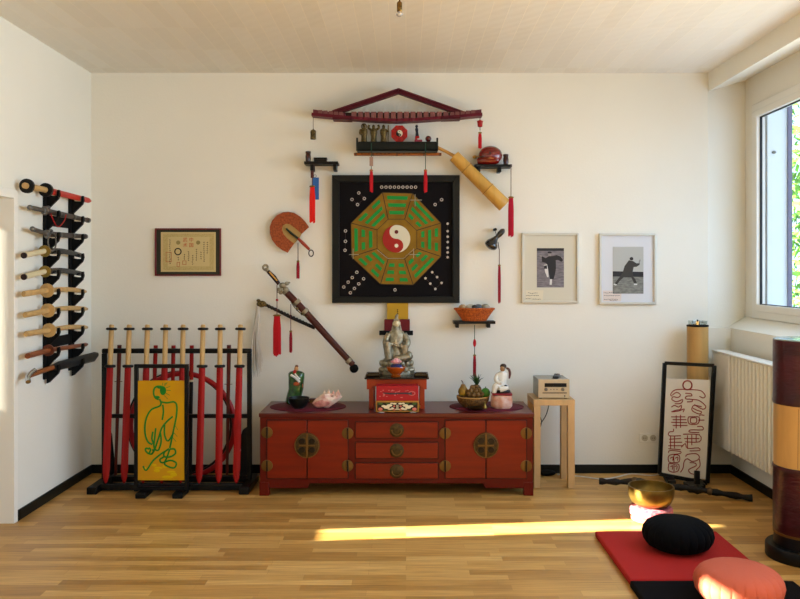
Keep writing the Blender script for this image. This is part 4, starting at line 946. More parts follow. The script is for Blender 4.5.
def jar(px, z, r, h, label):
    x = X(px, 6.06); t = thing('jar', (x, 6.07, z), label, 'jar')
    MB().lathe((x, 6.07, z), [(r*.8, 0), (r*.9, h*.1), (r, h*.5), (r*.9, h*.72), (r*.8, h*.78)], n=20).build('body', mat('dark_red_ceramic', '#3A0E0C', rough=.25, coat=.5), t)
    MB().lathe((x, 6.07, z+h*.78), [(r*.86, 0), (r*.95, h*.04), (r*.95, h*.20), (r*.85, h*.22)], n=20).build('lid', M_darkbrown, t)
jar(308, zl, .021, .082, 'small dark red jar on the upper left shelf'); jar(506, zr, .021, .082, 'small dark red jar beside the wooden fish')
x = X(320.5, 6.06)
t = thing('small_black_box', (x, 6.07, zl), 'small flat black box on the upper left shelf', 'box')
MB().box(x-.048, x+.048, 6.04, 6.10, zl, zl+.020).build('body', M_black, t, bevel=.003); MB().box(x-.050, x+.050, 6.038, 6.102, zl+.021, zl+.032).build('lid', M_dkg, t, bevel=.003)
# wooden fish
x, y, z = X(489, 6.04), 6.075, zr
t = thing('wooden_fish_drum', (x, y, z), 'glossy red wooden fish drum on the upper right shelf', 'drum')
wf = mat('glossy_red_wood', '#7A1710', rough=.2, coat=.8, noise=.25)
mb = MB(); mb.ball((x+.014, y, z+.074), .090, .060, .072, n=30, m=20); mb.tube(smoothline([(x-.088, y-.01, z+.027), (x-.04, y-.012, z+.034), (x+.03, y-.012, z+.036), (x+.07, y-.01, z+.045)]), [.020, .023, .026, .028, .030, .032, .034, .034, .034, .034, .034, .032, .028], n=14)
mb.build('drum_body', wf, t)
mb = MB(); mb.tube(smoothline([(x-.085, y-.030, z+.050), (x-.05, y-.040, z+.058), (x-.015, y-.053, z+.066), (x+.006, y-.058, z+.080), (x+.002, y-.059, z+.094)]), .0045, n=8, sq=.7); mb.build('sound_slot', mat('dark_slot', '#1E0605', rough=.5), t)
t = thing('drum_mallet', (x-.08, y-.04, z+.04), 'ochre tipped mallet lying behind the wooden fish drum', 'mallet')
MB().tube([(x-.09, y+.055, z+.072), (x+.108, y+.060, z+.088)], .006, n=8).build('stick', M_tan, t); MB().ball((x-.100, y+.055, z+.07), .018, .012, .013).build('mallet_head', M_bamboo, t)

# basket and stones
bx = X(474.5, 6.06)
t = thing('wicker_basket', (bx, 6.07, zm), 'orange wicker basket of stones on the middle wall shelf', 'basket')
ow = mat('orange_wicker', '#C4621E', rough=.6, col2='#8A3C10', scale=90)
mb = MB()
for i in range(9): f = i/8; mb.torus((bx, 6.068, zm+.008+f*.082), 1, .0062, n=44, m=6, sx=.085+.062*f, sy=.045+.022*f)
for i in range(34):
    a = 2*math.pi*i/34; mb.tube([(bx+(.086+.062*f)*math.cos(a), 6.068+(.046+.022*f)*math.sin(a), zm+.002+f*.09) for f in (0, .5, 1)], .004, n=5)
mb.lathe((bx, 6.068, zm), [(1, 0), (1, .006)], n=30, sx=.085, sy=.045)
mb.build('weave', ow, t)
MB().torus((bx, 6.068, zm+.092), 1, .008, n=44, m=8, sx=.149, sy=.069).build('rim', ow, t)
for i, (dx, rr, c, nm) in enumerate(((-.09, .03, '#A8845C', 'tan stone at the left of the orange basket'), (-.03, .034, '#B9B0A0', 'pale grey stone left of centre in the orange basket'), (.03, .032, '#5E6266', 'dark grey stone right of centre in the orange basket'), (.085, .034, '#9A9280', 'light stone at the right of the orange basket'), (.0, .026, '#33302E', 'dark stone in the middle of the orange basket'))):
    MB().ball((bx+dx, 6.068-(.02 if i == 4 else 0), zm+.104), rr, rr*.9, rr*.75, jit=.03).build('stone', mat('stone_'+'abcde'[i], c, rough=.35), label=nm, cat='stone', group='stones in the orange basket')

# ------------------------------------------------------------------ bamboo tube
Yq = 6.05
t = thing('bamboo_container', W(480, 180, Yq), 'large slanting bamboo tube hung below the tray shelf', 'bamboo tube')
def seg(a, b, r, n=24): return (W(*a, Yq), W(*b, Yq), r)
a, b = W(454, 156, Yq), W(504.5, 205.5, Yq); ax = (b-a)
mb = MB(); pts = []; rs = []
for f, r_ in ((0, .046), (.235, .048), (.24, .051), (.25, .051), (.255, .048), (.655, .051), (.66, .055), (.672, .055), (.677, .052), (.995, .055), (1, .053)): pts.append(a+ax*f); rs.append(r_)
mb.tube(pts, rs, n=28); mb.build('tube', M_bamboo, t)
for f, r_ in ((.247, .0518), (.668, .0558)): MB().tube([a+ax*(f-.004), a+ax*(f+.004)], r_, n=28).build('knot_ring', mat('dark_bamboo_ring', '#8A6226', rough=.5), t)
MB().tube([a-ax.normalized()*.0, W(446, 151.5, Yq), W(437.5, 147.5, Yq-.02)], [.014, .012, .013], n=10).build('handle', mat('tan_bamboo', '#B5853E', rough=.5), t)
# peg and gourd
YG = 6.08
MB().lathe((X(495.3, YG), 0, Z(229.5, YG)), [(.011, 6.06), (.011, 6.149)], axis='Y', n=14).build('wall_peg', M_blackmatte, label='small black peg on the wall above the gourd', cat='peg')
t = thing('black_gourd', W(492, 251, YG), 'glossy black gourd shaped vessel hanging beside the trigram panel', 'gourd')
mb = MB(); pts = smoothline([W(489, 249, YG), W(490.5, 246.5, YG), W(492.5, 242.5, YG), W(496, 238, YG), W(499, 235, YG), W(502.5, 231, YG), W(504.3, 229, YG)], 4)
prof = [.006, .024, .036, .044, .049, .051, .051, .048, .044, .035, .029, .023, .019, .017, .017, .018, .020, .021, .022, .022, .021, .018, .014, .009, .004]
mb.tube(pts, prof[:len(pts)], n=20); mb.build('body', mat('glossy_black', '#0C0B10', rough=.12, coat=1), t)
mb = MB(); mb.tube([W(498, 242, 6.075), W(499, 249, 6.09)], .003, n=6); mb.tube([W(495.3, 230, 6.09), W(496.5, 237, 6.09)], .002, n=6); mb.build('cord', M_blackmatte, t)

# ------------------------------------------------------------------ fan
Yn = 6.12
def fp_(u, v): return (255+u*70/524, 200+v*80/599)
t = thing('woven_fan', W(*fp_(230, 390), Yn), 'orange woven hand fan with pale centre on the back wall', 'fan')
outer = [(245, 395), (205, 375), (165, 345), (130, 300), (113, 250), (113, 200), (130, 155), (165, 115), (210, 93), (250, 89), (295, 97), (340, 125), (375, 160), (405, 203), (350, 253), (330, 235), (300, 210), (262, 182), (235, 178), (210, 192), (203, 220), (215, 255), (240, 285), (275, 312), (295, 325)]
MB().pprism([fp_(*p) for p in outer], Yn, .014).build('woven_border', mat('terracotta_straw', '#A8542A', rough=.8, col2='#7E3A1A', scale=70, bump=.5, bscale=90), t)
MB().pprism([fp_(*p) for p in [(295, 325), (275, 312), (240, 285), (215, 255), (203, 220), (210, 192), (235, 178), (262, 182), (300, 210), (330, 235), (350, 253), (330, 292)]], Yn-.002, .008).build('straw_centre', mat('straw', '#A88A50', rough=.8), t)
MB().tube([W(*fp_(p[0], p[1]), Yn-.02) for p in ((233, 213), (270, 248), (325, 290))], [.007, .009, .008], n=8).build('spine', mat('dark_green_wrap', '#1E2A20', rough=.7), t)
MB().tube([W(*fp_(p[0], p[1]), Yn-.02) for p in ((322, 288), (360, 325), (408, 372))], [.010, .013, .010], n=10).build('handle', mat('red_wrap', '#9A3420', rough=.6), t)
MB().torus(W(*fp_(420, 398), Yn-.02), .022, .004, axis='Y', sx=.8, sy=1.1).build('loop', M_darkbrown, t)

# ------------------------------------------------------------------ sword on wall & whisk
Yw = 6.05
def sp(u, v): return (245+u*80/436, 255+v*110/599)
t = thing('straight_sword', W(*sp(290, 300), Yw), 'sheathed straight sword hanging diagonally on the back wall', 'sword'); SWORD = t
MB().tube([W(*sp(215, 192), Yw), W(*sp(330, 312), Yw), W(353, 365, Yw)], [.026, .0265, .023], n=14, sq=.6).build('scabbard', mat('oxblood_wood', '#4A1A12', rough=.35, noise=.2), t)
mb = MB()
for u, v in ((222, 198), (283, 258), (328, 308)):
    c = W(*sp(u, v), Yw); d = (W(*sp(330, 312), Yw)-W(*sp(215, 192), Yw)).normalized(); mb.tube([c-d*.014, c+d*.014], .030, n=14, sq=.68)
c = W(349, 361, Yw); mb.tube([c-d*.015, c+d*.012], .028, n=14, sq=.68); mb.build('scabbard_band', M_silver, t)
MB().ball(W(354, 368.5, Yw), .034, .024, .034).build('chape', M_blackmatte, t)
MB().tube([W(*sp(125, 88), Yw), W(*sp(158, 122), Yw), W(*sp(185, 158), Yw)], [.014, .018, .014], n=12, sq=.75).build('grip', M_darkbrown, t)
MB().bar(W(*sp(133, 92), Yw-.017), W(*sp(175, 140), Yw-.017), .010, .004).build('grip_inlay', M_bamboo, t)
mb = MB(); mb.torus(W(*sp(112, 68), Yw), .018, .009, axis='Y', n=20); mb.ball(W(*sp(120, 80), Yw), .018, .012, .018); mb.build('pommel', M_silver, t)
mb = MB(); c1_ = W(*sp(200, 178), Yw)
for u, v, rr in ((205, 165, .026), (228, 155, .018), (240, 150, .010), (190, 190, .022), (195, 205, .016), (180, 200, .012), (222, 185, .022)): mb.ball(W(*sp(u, v), Yw), rr, .014, rr*.9, n=12, m=8)
mb.build('guard', M_silver, t)
t = thing('horsetail_whisk', W(282, 315, 6.08), 'horsehair whisk with black beaded handle beside the sword', 'whisk')
Yh = 6.10
MB().tube([W(265.5, 304.5, Yh), W(291, 317.5, Yh), W(315, 328, Yh)], [.011, .012, .014], n=12).build('handle', M_black, t)
mb = MB()
for f in [i/16 for i in range(1, 16)]: c = W(266+49*f, 305+23*f, Yh); mb.ball(c, .0145, .0145, .0145, n=10, m=6)
mb.build('handle_beads', mat('dark_bead', '#1B1212', rough=.3), t)
mb = MB(); mb.ball(W(261.5, 304, Yh), .038, .018, .026); mb.ball(W(258.5, 300.5, Yh), .016, .012, .012); mb.ball(W(266, 305, Yh), .014, .012, .014); mb.build('dragon_head', M_bronze, t)
mb = MB()
for i in range(46):
    f = i/45; sx_ = (random.random()-.5)
    x0_ = 257.8+random.uniform(-1.3, 1.8); xm = 255.5+sx_*8; xe = 256.5+sx_*13; ye = random.uniform(360, 378); yo = random.uniform(-.022, .018)
    mb.tube(smoothline([W(x0_, 306, Yh-.005), W((x0_+xm)/2, 322, Yh-.005+yo), W(xm, 342, Yh+yo), W(xe, ye, Yh+yo)], 3), [.004]*5+[.0038]*3+[.002, .001], n=4)
mb.build('hair', mat('grey_horsehair', '#CFC6B6', rough=.85, noise=.12, scale=8), t)
mb = MB(); mb.tube(smoothline([W(291, 302, 6.03), W(296, 309, 6.03), W(303, 315, 6.03), W(308, 317, 6.03)]), .004, n=6); mb.ball(W(297, 309, 6.03), .010, .006, .014); mb.ball(W(302, 314, 6.03), .011, .006, .010); mb.build('hanging_cord', M_bronze, SWORD)

# ------------------------------------------------------------------ wall rack with ten weapons on the left wall
t = thing('sword_rack', (LX+.03, 5.57, .8), 'tall black sword rack mounted on the left wall', 'sword rack')
rx = LX+.001
pY = (5.36, 5.76)
levels = [(192, 196), (213, 216), (234, 237), (256, 258), (277, 279), (296, 297), (316, 315), (335, 332), (353, 349), (371, 362)]
for k, yy in enumerate(pY):
    p0 = 2.10; p1 = .83 if k == 0 else .84
    MB().box(rx, rx+.018, yy-.035, yy+.035, p1, p0).build('upright', M_blackmatte, t, bevel=.003)
WXr = LX+.068   # weapons rest here
def rackz(px, py): Y = (CX-px)/F; Y = -WXr/((CX-px)/F); return Y, Z(py, Y)
for zc in (Z(222, 5.55), Z(341, 5.55)): MB().box(rx+.002, rx+.016, pY[0], pY[1], zc-.035, zc+.035).build('cross_board', M_blackmatte, t)
weap = [ # hilt end, guard, tip (pixels)
 ((27, 186), (46, 190), (91, 201)), ((30, 207.5), (44.5, 210.5), (89, 220.5)), ((32.5, 229), (47, 234), (86, 236.5)), ((24, 255.5), (44.7, 251), (83, 256)),
 ((24, 277), (45, 271.5), (82.5, 274)), ((23.5, 294), (47, 290.5), (86, 291.6)), ((25, 315), (48, 310.5), (87.5, 309)), ((26, 334), (49, 330.3), (87.5, 327.4)), ((27.5, 356), (48.5, 350.3), (87.5, 344.3)), ((29.5, 375.5), (52.5, 367.5), (97, 356))]
def rp_(px, py, dx=0):
    Xw = WXr+dx; Y = -Xw*F/(CX-px); return Vector((Xw, Y, Z(py, Y)))
for (h, g, e) in weap:
    H, G, E = rp_(*h), rp_(*g), rp_(*e)
    for yy in pY:
        f = (yy-H.y)/(E.y-H.y); zz = (G.z+(E.z-G.z)*(yy-G.y)/(E.y-G.y)) if yy > G.y else (H.z+(G.z-H.z)*(yy-H.y)/(G.y-H.y))
        # hook: curved bracket profile in X-Z
        prof = [(rx+.016, zz+.015), (rx+.026, zz-.020), (WXr-.018, zz-.024), (WXr+.016, zz-.024), (WXr+.020, zz+.012), (WXr+.030, zz+.016), (WXr+.034, zz-.015), (WXr+.024, zz-.045), (rx+.055, zz-.08), (rx+.03, zz-.105), (rx+.016, zz-.11)]
        MB().prism(prof, yy-.013, yy+.013).build('hook', M_blackmatte, t, smooth=False)
def wpn(k, label, name='training_sword', cat='sword', group='swords on the wall rack'):
    h, g, e = weap[k]; t = thing(name, rp_(*h), label, cat, group); return t, rp_(*h), rp_(*g), rp_(*e)
def disc(mb, c, d, r, th, n=20, sq=1): mb.tube([c-d*th/2, c+d*th/2], r, n=n, sq=sq, flat=(1, 0, 0)); return mb
t, H, G, E = wpn(0, 'wooden sword with red blade and black guards, top of the rack')
d = (G-H).normalized(); d2 = (E-G).normalized()
MB().tube([H-d*.03, G], .019, n=12).build('grip', M_tan, t); disc(MB(), H, d, .045, .02).build('pommel_ring', M_black, t); disc(MB(), G, d2, .045, .025).build('guard', M_black, t)
MB().tube([G, E-d2*.05, E], [.022, .020, .008], n=10, sq=.5, flat=(1, 0, 0)).build('blade', mat('bright_red_paint', '#C02A1C', rough=.4), t)
for k, lab in ((1, 'dark sheathed sword with steel guard and red cord, second on the rack'), (2, 'dark sheathed sword with ringed steel guard, third on the rack')):
    t, H, G, E = wpn(k, lab); d = (G-H).normalized(); d2 = (E-G).normalized()
    MB().tube([H, G], .015, n=10).build('grip', mat('grey_wrapped_grip', '#4E4740', rough=.5), t)
    MB().tube([G, E], [.019, .016], n=10, sq=.6, flat=(1, 0, 0)).build('scabbard', mat('grey_brown_scabbard', '#3E332E', rough=.4), t)
    MB().ball(H, .017, .020, .017).build('pommel', M_steel, t); mb = MB(); mb.ball(G, .022, .036, .028); mb.ball(G+Vector((.012, .03, .022)), .012, .024, .012); mb.ball(G+Vector((.012, -.02, -.022)), .012, .024, .012); mb.build('guard', M_steel, t)
    for f in (.3, .62, .97): disc(MB(), G.lerp(E, f), d2, .019, .025).build('band', M_steel, t)
    mb = MB()
    if k == 1: mb.tube(smoothline([G+Vector((.03, .02, -.02)), G+Vector((.04, .10, -.10)), G+Vector((.04, .2, -.06)), G+Vector((.03, .26, -.01))]), .004, n=6); mb.build('red_cord', M_red, t)
    else: mb.torus(G+Vector((.02, .03, -.05)), .06, .005, axis='X', n=24); mb.build('guard_ring', M_steel, t)
for k, lab in ((3, 'sheathed curved sword with ivory grip, upper of the ivory gripped pair'), (4, 'sheathed curved sword with ivory grip, lower of the ivory gripped pair')):
    t, H, G, E = wpn(k, lab); d = (G-H).normalized(); d2 = (E-G).normalized()
    MB().tube([H, G], [.018, .017], n=12, sq=.8, flat=(1, 0, 0)).build('grip', M_cream, t); disc(MB(), G, d, .038, .01).build('guard', mat('dull_gold', '#8E7638', rough=.4, metal=.6), t)
    disc(MB(), H, d, .0185, .012).build('pommel', M_darkbrown, t)
    mid = G.lerp(E, .5)+Vector((0, 0, .014)); MB().tube(smoothline([G, mid, E]), [.020]*4+[.018]*4+[.016], n=10, sq=.6, flat=(1, 0, 0)).build('scabbard', mat('black_scabbard', '#232427', rough=.25), t)
for k, lab in ((5, 'pale wooden practice sword with round guard, upper of three alike'), (6, 'pale wooden practice sword with round guard, middle of three alike'), (7, 'pale wooden practice sword with round guard, lowest of three alike')):
    t, H, G, E = wpn(k, lab, 'wooden_practice_sword', 'wooden sword', 'pale wooden swords on the wall rack'); d = (G-H).normalized()
    MB().tube([H, G], .018, n=12, sq=.8, flat=(1, 0, 0)).build('grip', M_tan, t); disc(MB(), G, d, .046, .014).build('guard', M_tan, t)
    mid = G.lerp(E, .5)+Vector((0, 0, .012)); MB().tube(smoothline([G, mid, E]), [.016]*8+[.009], n=10, sq=.7, flat=(1, 0, 0)).build('blade', M_tan, t)
t, H, G, E = wpn(8, 'reddish brown wooden practice sword, second from the bottom', 'wooden_practice_sword', 'wooden sword'); d = (G-H).normalized()
rb_ = mat('reddish_wood', '#8A4A26', rough=.4, noise=.2)
MB().tube([H, G], .018, n=12).build('grip', rb_, t); disc(MB(), G, d, .038, .016).build('guard', mat('dark_reddish_wood', '#5E2C18', rough=.4), t)
MB().tube([G, G.lerp(E, .95), E], [.016, .014, .008], n=10, sq=.7, flat=(1, 0, 0)).build('blade', rb_, t)
t, H, G, E = wpn(9, 'broad curved sword in wide black sheath, bottom of the rack', 'broadsword'); d = (G-H).normalized()
MB().tube([H, G], .016, n=12).build('grip', mat('orange_brown_grip', '#8A4E22', rough=.5), t)
mb = MB(); mb.tube(smoothline([H-d*.06+Vector((.02, 0, -.03)), H-d*.02, H+d*.05+Vector((.01, 0, .025))]), .016, n=10); mb.build('pommel', mat('polished_steel', '#C8CCD0', rough=.2, metal=1), t)
MB().tube([G-d*.02, G.lerp(E, .1), G.lerp(E, .5), G.lerp(E, .93), E+Vector((0, .02, .01))], [.018, .030, .034, .036, .014], n=12, sq=.35, flat=(1, 0, 0)).build('scabbard', mat('black_leather_sheath', '#131518', rough=.4), t)

# ------------------------------------------------------------------ floor weapon stand
YS = 5.78
t = thing('weapon_stand', (X(177, YS), YS, 0), 'long black floor stand holding wooden swords and poles', 'weapon stand')
xl, xr = X(104.5, YS), X(249.5, YS); ztop = Z(351, YS)
for xx in (xl, xr): MB().box(xx-.016, xx+.016, YS-.016, YS+.016, .05, ztop-.016).build('upright', M_black, t, bevel=.003)
MB().box(xl-.016, xr+.016, YS-.018, YS+.018, ztop-.016, ztop+.018).build('top_rail', M_black, t, bevel=.008)
MB().box(xl+.016, xr-.016, YS-.012, YS+.012, Z(416, YS)-.014, Z(416, YS)+.014).build('middle_rail', M_black, t, bevel=.003)
for yy in (YS-.13, YS+.09): MB().box(xl+.02, xr-.02, yy-.028, yy+.028, .012, .052).build('base_rail', M_black, t, bevel=.004)
for xx in (xl-.005, xr+.005): MB().box(xx-.035, xx+.035, YS-.23, YS+.18, 0, .05).build('foot', M_black, t, bevel=.006)
# red wooden swords
tops = [111.7, 129.4, 147.5, 165.8, 183.2, 203.2, 220.3, 240.6]; bots = [105.7, 124, 143, 161.5, 180.5, 199, 218.6, 236.2]
names = ['first', 'second', 'third', 'fourth', 'fifth', 'sixth', 'seventh', 'eighth']
yt0, yb0 = 5.74, 5.655
for k in range(8):
    A = W(tops[k], 324.5, yt0); Bm = Vector((X(bots[k], yb0), yb0, .053)); D = (Bm-A)
    side = ['leftmost in the floor stand', 'second from the left end', 'third from the left end', 'fourth from the left end', 'fifth from the left end', 'third from the right end', 'second from the right end', 'rightmost in the floor stand'][k]
    t = thing('red_wooden_sword', Bm, 'red bladed wooden sword with pale grip, '+side, 'wooden sword', 'red wooden swords in the floor stand')
    f1 = (329-324.5)/161.; f2 = (367.2-324.5)/161.
    G1, G2 = A+D*f1, A+D*f2; dn = D.normalized()
    MB().tube([A, A+dn*.01, G2], [.013, .018, .018], n=14).build('grip', M_tan, t)
    MB().tube([G1-dn*.010, G1-dn*.005, G1+dn*.005, G1+dn*.010], [.030, .038, .038, .030], n=22).build('upper_guard', M_black, t); MB().tube([G2-dn*.010, G2-dn*.005, G2+dn*.006, G2+dn*.011], [.030, .038, .038, .030], n=22).build('lower_guard', M_black, t)
    bl = MB(); w1, w2 = .023, .026
    pr = [(0, w1), (.3, w2*.95), (.88, w2), (.95, w2*.8), (.985, w2*.45), (1, .004)]
    B0 = G2+dn*.011; rgs = []
    for f, w_ in pr:
        c = B0.lerp(Bm, f); th = .008 if f < .97 else .004
        rgs.append([bl.bm.verts.new(c+Vector(o)) for o in ((-w_, 0, 0), (-w_*.25, -th, 0), (w_*.25, -th, 0), (w_, 0, 0), (w_*.25, th, 0), (-w_*.25, th, 0))])
    for i in range(len(rgs)-1):
        for q in range(6): bl.bm.faces.new((rgs[i][q], rgs[i][(q+1) % 6], rgs[i+1][(q+1) % 6], rgs[i+1][q]))
    bl.bm.faces.new(rgs[0]); bl.bm.faces.new(rgs[-1][::-1]); bl.build('blade', M_red, t, smooth=False)
def pole(px0, px1, y0, m, label, guard=None, split=None, m2=None, name='short_staff'):
    A = W(px0, y0, 5.83); B = Vector((X(px1, 5.862), 5.862, .058)); t = thing(name, B, label, 'staff', 'poles in the floor stand')
    D = B-A
    if split:
        S = A+D*split; MB().tube([A, S], .015, n=12).build('upper_shaft', m, t); MB().tube([S, B], .014, n=12).build('lower_shaft', m2, t); MB().tube([S-D*.008, S+D*.008], .017, n=12).build('collar', M_cream, t)
    else: MB().tube([A, B], [.0155, .010], n=12).build('shaft', m, t)
    if guard:
        g = A+D*guard; MB().tube([g-D*.004, g+D*.01], .013, n=12).build('collar', M_cream, t); MB().bar(g-Vector((.028, 0, 0)), g+Vector((.028, 0, 0)), .004, .008).build('cross_guard', M_brass, t)
bp_ = mat('brown_red_pole', '#5E1F16', rough=.4)
pole(119.5, 115.6, 345, bp_, 'thin brown pole with cross guard at the left of the floor stand', guard=.28)
pole(229, 227, 345, bp_, 'thin brown pole with cross guard at the right of the floor stand', guard=.30)
pole(155.8, 151, 345.5, M_red, 'thin red pole behind the yellow painting, left one')
pole(173.5, 171, 345.5, M_red, 'thin red pole behind the yellow painting, right one')
pole(191.8, 190, 345.5, M_red, 'red topped black pole right of the yellow painting', split=.27, m2=M_black)
# hoops
mb = MB(); mb.torus((X(183, 5.94), 5.93, Z(428, 5.94)+.02), .385, .019, axis='Y', n=64, m=10); mb.build('red_hoop', mat('red_plastic', '#A3121A', rough=.4), label='large red hoop standing behind the wooden swords', cat='hoop')
mb = MB(); mb.torus((X(179.5, 5.94), 5.972, Z(428, 5.94)+.02), .385, .019, axis='Y', n=64, m=10); mb.build('black_hoop', M_black, label='large black hoop standing behind the red hoop', cat='hoop')
# broad black sheaths at the two ends
def sheath(pts, label):
    MB().pprism(pts, 5.89, .03).build('black_scabbard', mat('black_leather', '#0B0B0D', rough=.55), label=label, cat='scabbard', bevel=.008, group='black scabbards in the floor stand')
sheath([(105, 474), (104.5, 440), (106, 428), (110, 427), (112.5, 434), (114.3, 452), (115.5, 462), (114, 474)], 'broad black scabbard at the left end of the floor stand')
sheath([(240, 474), (239.5, 462), (241.5, 450), (241, 436), (243.5, 429), (248, 426), (250.5, 432), (251, 474)], 'broad black scabbard at the right end of the floor stand')

# ------------------------------------------------------------------ painting stands
YPt = 5.52
def pt(u, v, Y=YPt): return W(130+u*.2338, 360+v*.2337, Y)
t = thing('painting_stand', (X(161, YPt), YPt, 0), 'narrow black display stand with yellow painting', 'display stand')
a, b = pt(20, 590), pt(250, 18)
zf = .035
mb = MB()
for xx in (a.x+.012, b.x-.012): MB().box(xx-.013, xx+.013, YPt-.013, YPt+.013, zf, b.z).build('post', M_black, t, bevel=.002)
for zz in (b.z-.013, zf+.02): MB().box(a.x+.025, b.x-.025, YPt-.012, YPt+.012, zz-.013, zz+.013).build('rail', M_black, t, bevel=.002)
for px in (143.5, 180): MB().box(X(px, YPt)-.035, X(px, YPt)+.035, YPt-.07, YPt+.10, 0, zf).build('foot', M_black, t, bevel=.006)
p0, p1 = pt(34, 513), pt(236, 88)
t2 = thing('yellow_painting', (X(161, YPt), YPt, p0.z), 'yellow painting of a green line figure in the black stand', 'painting')
MB().box(a.x+.0255, b.x-.0255, YPt-.010, YPt+.006, p0.z, p1.z).build('canvas', mat('mustard_canvas', '#CE9A10', rough=.8, spec=.1, col2='#C68C1C', scale=5), t2)
Yd = YPt-.0105
for i in range(9): c = pt(random.uniform(60, 215), random.uniform(440, 505)); mb = MB(); mb.ball((c.x, Yd+.0005, c.z), random.uniform(.015, .04), .0012, random.uniform(.008, .018), n=10, m=5); mb.build('yellow_wash', mat('bright_yellow_wash', '#D2AC0C', rough=.8, spec=.1), t2)
gp = MB()
def stroke(mb, pts, r, mapper, Y, sm=4, m=6):
    P3 = [mapper(*p) for p in pts]; P3 = [Vector((p.x, Y, p.z)) for p in P3]
    mb.tube(smoothline(P3, sm) if len(P3) > 2 else P3, r, n=m, sq=.35)
S = .0062
for pts in ([(125, 110), (108, 118), (103, 140), (110, 160), (125, 168)], [(128, 166), (135, 182), (128, 196), (95, 210), (75, 240), (66, 280), (68, 320), (80, 350), (98, 360)], [(135, 178), (160, 182), (190, 178), (202, 195), (200, 240), (190, 290), (180, 340), (172, 375)],
            [(142, 190), (145, 220), (140, 255)], [(185, 240), (160, 262), (138, 290), (125, 330), (108, 380), (95, 402)], [(150, 275), (150, 320), (165, 345), (188, 310)], [(112, 290), (108, 330), (105, 372), (122, 385), (135, 350), (132, 310)], [(100, 305), (96, 335), (104, 360)],
            [(95, 402), (80, 398), (68, 385), (72, 376), (84, 380)], [(84, 398), (90, 382), (82, 374)], [(92, 402), (102, 392), (98, 380)],
            [(170, 378), (135, 400), (100, 430), (72, 470), (58, 452)], [(172, 380), (192, 380), (196, 398), (175, 412), (150, 412), (148, 395), (165, 380)], [(148, 412), (130, 425), (140, 438), (175, 428), (200, 440), (190, 460), (160, 452), (150, 440), (160, 415), (172, 380)]): stroke(gp, pts, S, pt, Yd)
for (u, v, du, dv) in ((150, 110, 12, -14), (156, 118, 18, -6), (156, 128, 20, 2), (154, 140, 18, 10), (148, 150, 16, 16), (140, 108, 2, -12), (148, 104, 10, -8), (185, 330, 14, 18), (190, 310, 14, 16), (196, 280, 10, 18)): stroke(gp, [(u, v), (u+du, v+dv)], .002, pt, Yd)
c = pt(143, 130); gp.ball((c.x, Yd, c.z), .022, .0015, .032, n=14, m=6); c = pt(118, 158); gp.ball((c.x, Yd, c.z), .02, .0015, .010, n=14, m=6); c = pt(130, 115); gp.ball((c.x, Yd, c.z), .022, .0015, .012, n=14, m=6)
gp.build('green_figure', mat('green_paint', '#0F7A14', rough=.6), t2)

# white calligraphy stand, turned and leaning
TL, BL_, TR = W(664.7, 363, 5.93), W(659.5, 479, 5.93), W(714.3, 365.5, 5.78)
BL_.z = .05
u_ = (TR-TL).normalized(); nrm = u_.cross(BL_-TL).normalized()
if nrm.y > 0: nrm = -nrm
def on_plane(px, py, off=0):
    d = Vector(((px-CX)/F, 1, -(py-CY)/F)); o = Vector((0, 0, CZ))
    return o+d*((TL-o).dot(nrm)/d.dot(nrm))+nrm*off
def cq(u, v, off=0): return on_plane(655+u*.2167, 355+v*.2170, off)
BR_ = on_plane(707.3, 483)
t = thing('calligraphy_stand', ((BL_+BR_)/2).xy.to_3d(), 'tilted black display stand with white calligraphy sheet', 'display stand')
MB().bar(BL_, TL, .026, .026).build('post', M_black, t, bevel=.002); MB().bar(BR_, TR, .026, .026).build('post', M_black, t, bevel=.002)
MB().bar(TL, TR, .024, .024).build('rail', M_black, t); MB().bar(BL_, BR_, .026, .03).build('rail', M_black, t)
f0 = (BL_+BR_)/2
for c in (BL_.lerp(BR_, .2), BL_.lerp(BR_, .8)):
    MB().bar(Vector((c.x-.02, c.y-.13, .0195)), Vector((c.x+.02, c.y+.10, .0195)), .06, .038, up=(0, 0, 1)).build('foot', M_black, t, bevel=.005)
MB().box(X(695, 5.62)-.05, X(695, 5.62)+.06, 5.60, 5.72, 0.0, .05).build('foot_block', M_black, t, bevel=.005)
MB().bar((X(697, 5.64), 5.64, .05), (X(698, 5.64), 5.66, .14), .035, .03).build('foot_peg', M_black, t, bevel=.004)
t2 = thing('calligraphy_sheet', cq(130, 560), 'white sheet with red maze like calligraphy in the tilted stand', 'calligraphy')
A1, B1, C1, D1 = [cq(u, v, -.003) for u, v in ((52, 108), (26, 552), (236, 573), (255, 115))]
MB().hexa([A1, B1, C1, D1, A1+nrm*.005, B1+nrm*.005, C1+nrm*.005, D1+nrm*.005]).build('sheet', mat('white_silk', '#D9D3C6', rough=.8, noise=.06, scale=4), t2, smooth=False)
cg = MB()
def cs(pts, r=.0034, sm=3):
    P3 = [cq(u, v, .0028) for u, v in pts]; cg.tube(smoothline(P3, sm) if len(P3) > 2 else P3, r, n=6)
c = [(150+21*math.cos(a*math.pi/8), 139+21*math.sin(a*math.pi/8)) for a in range(17)]; cs(c, .005, 1)
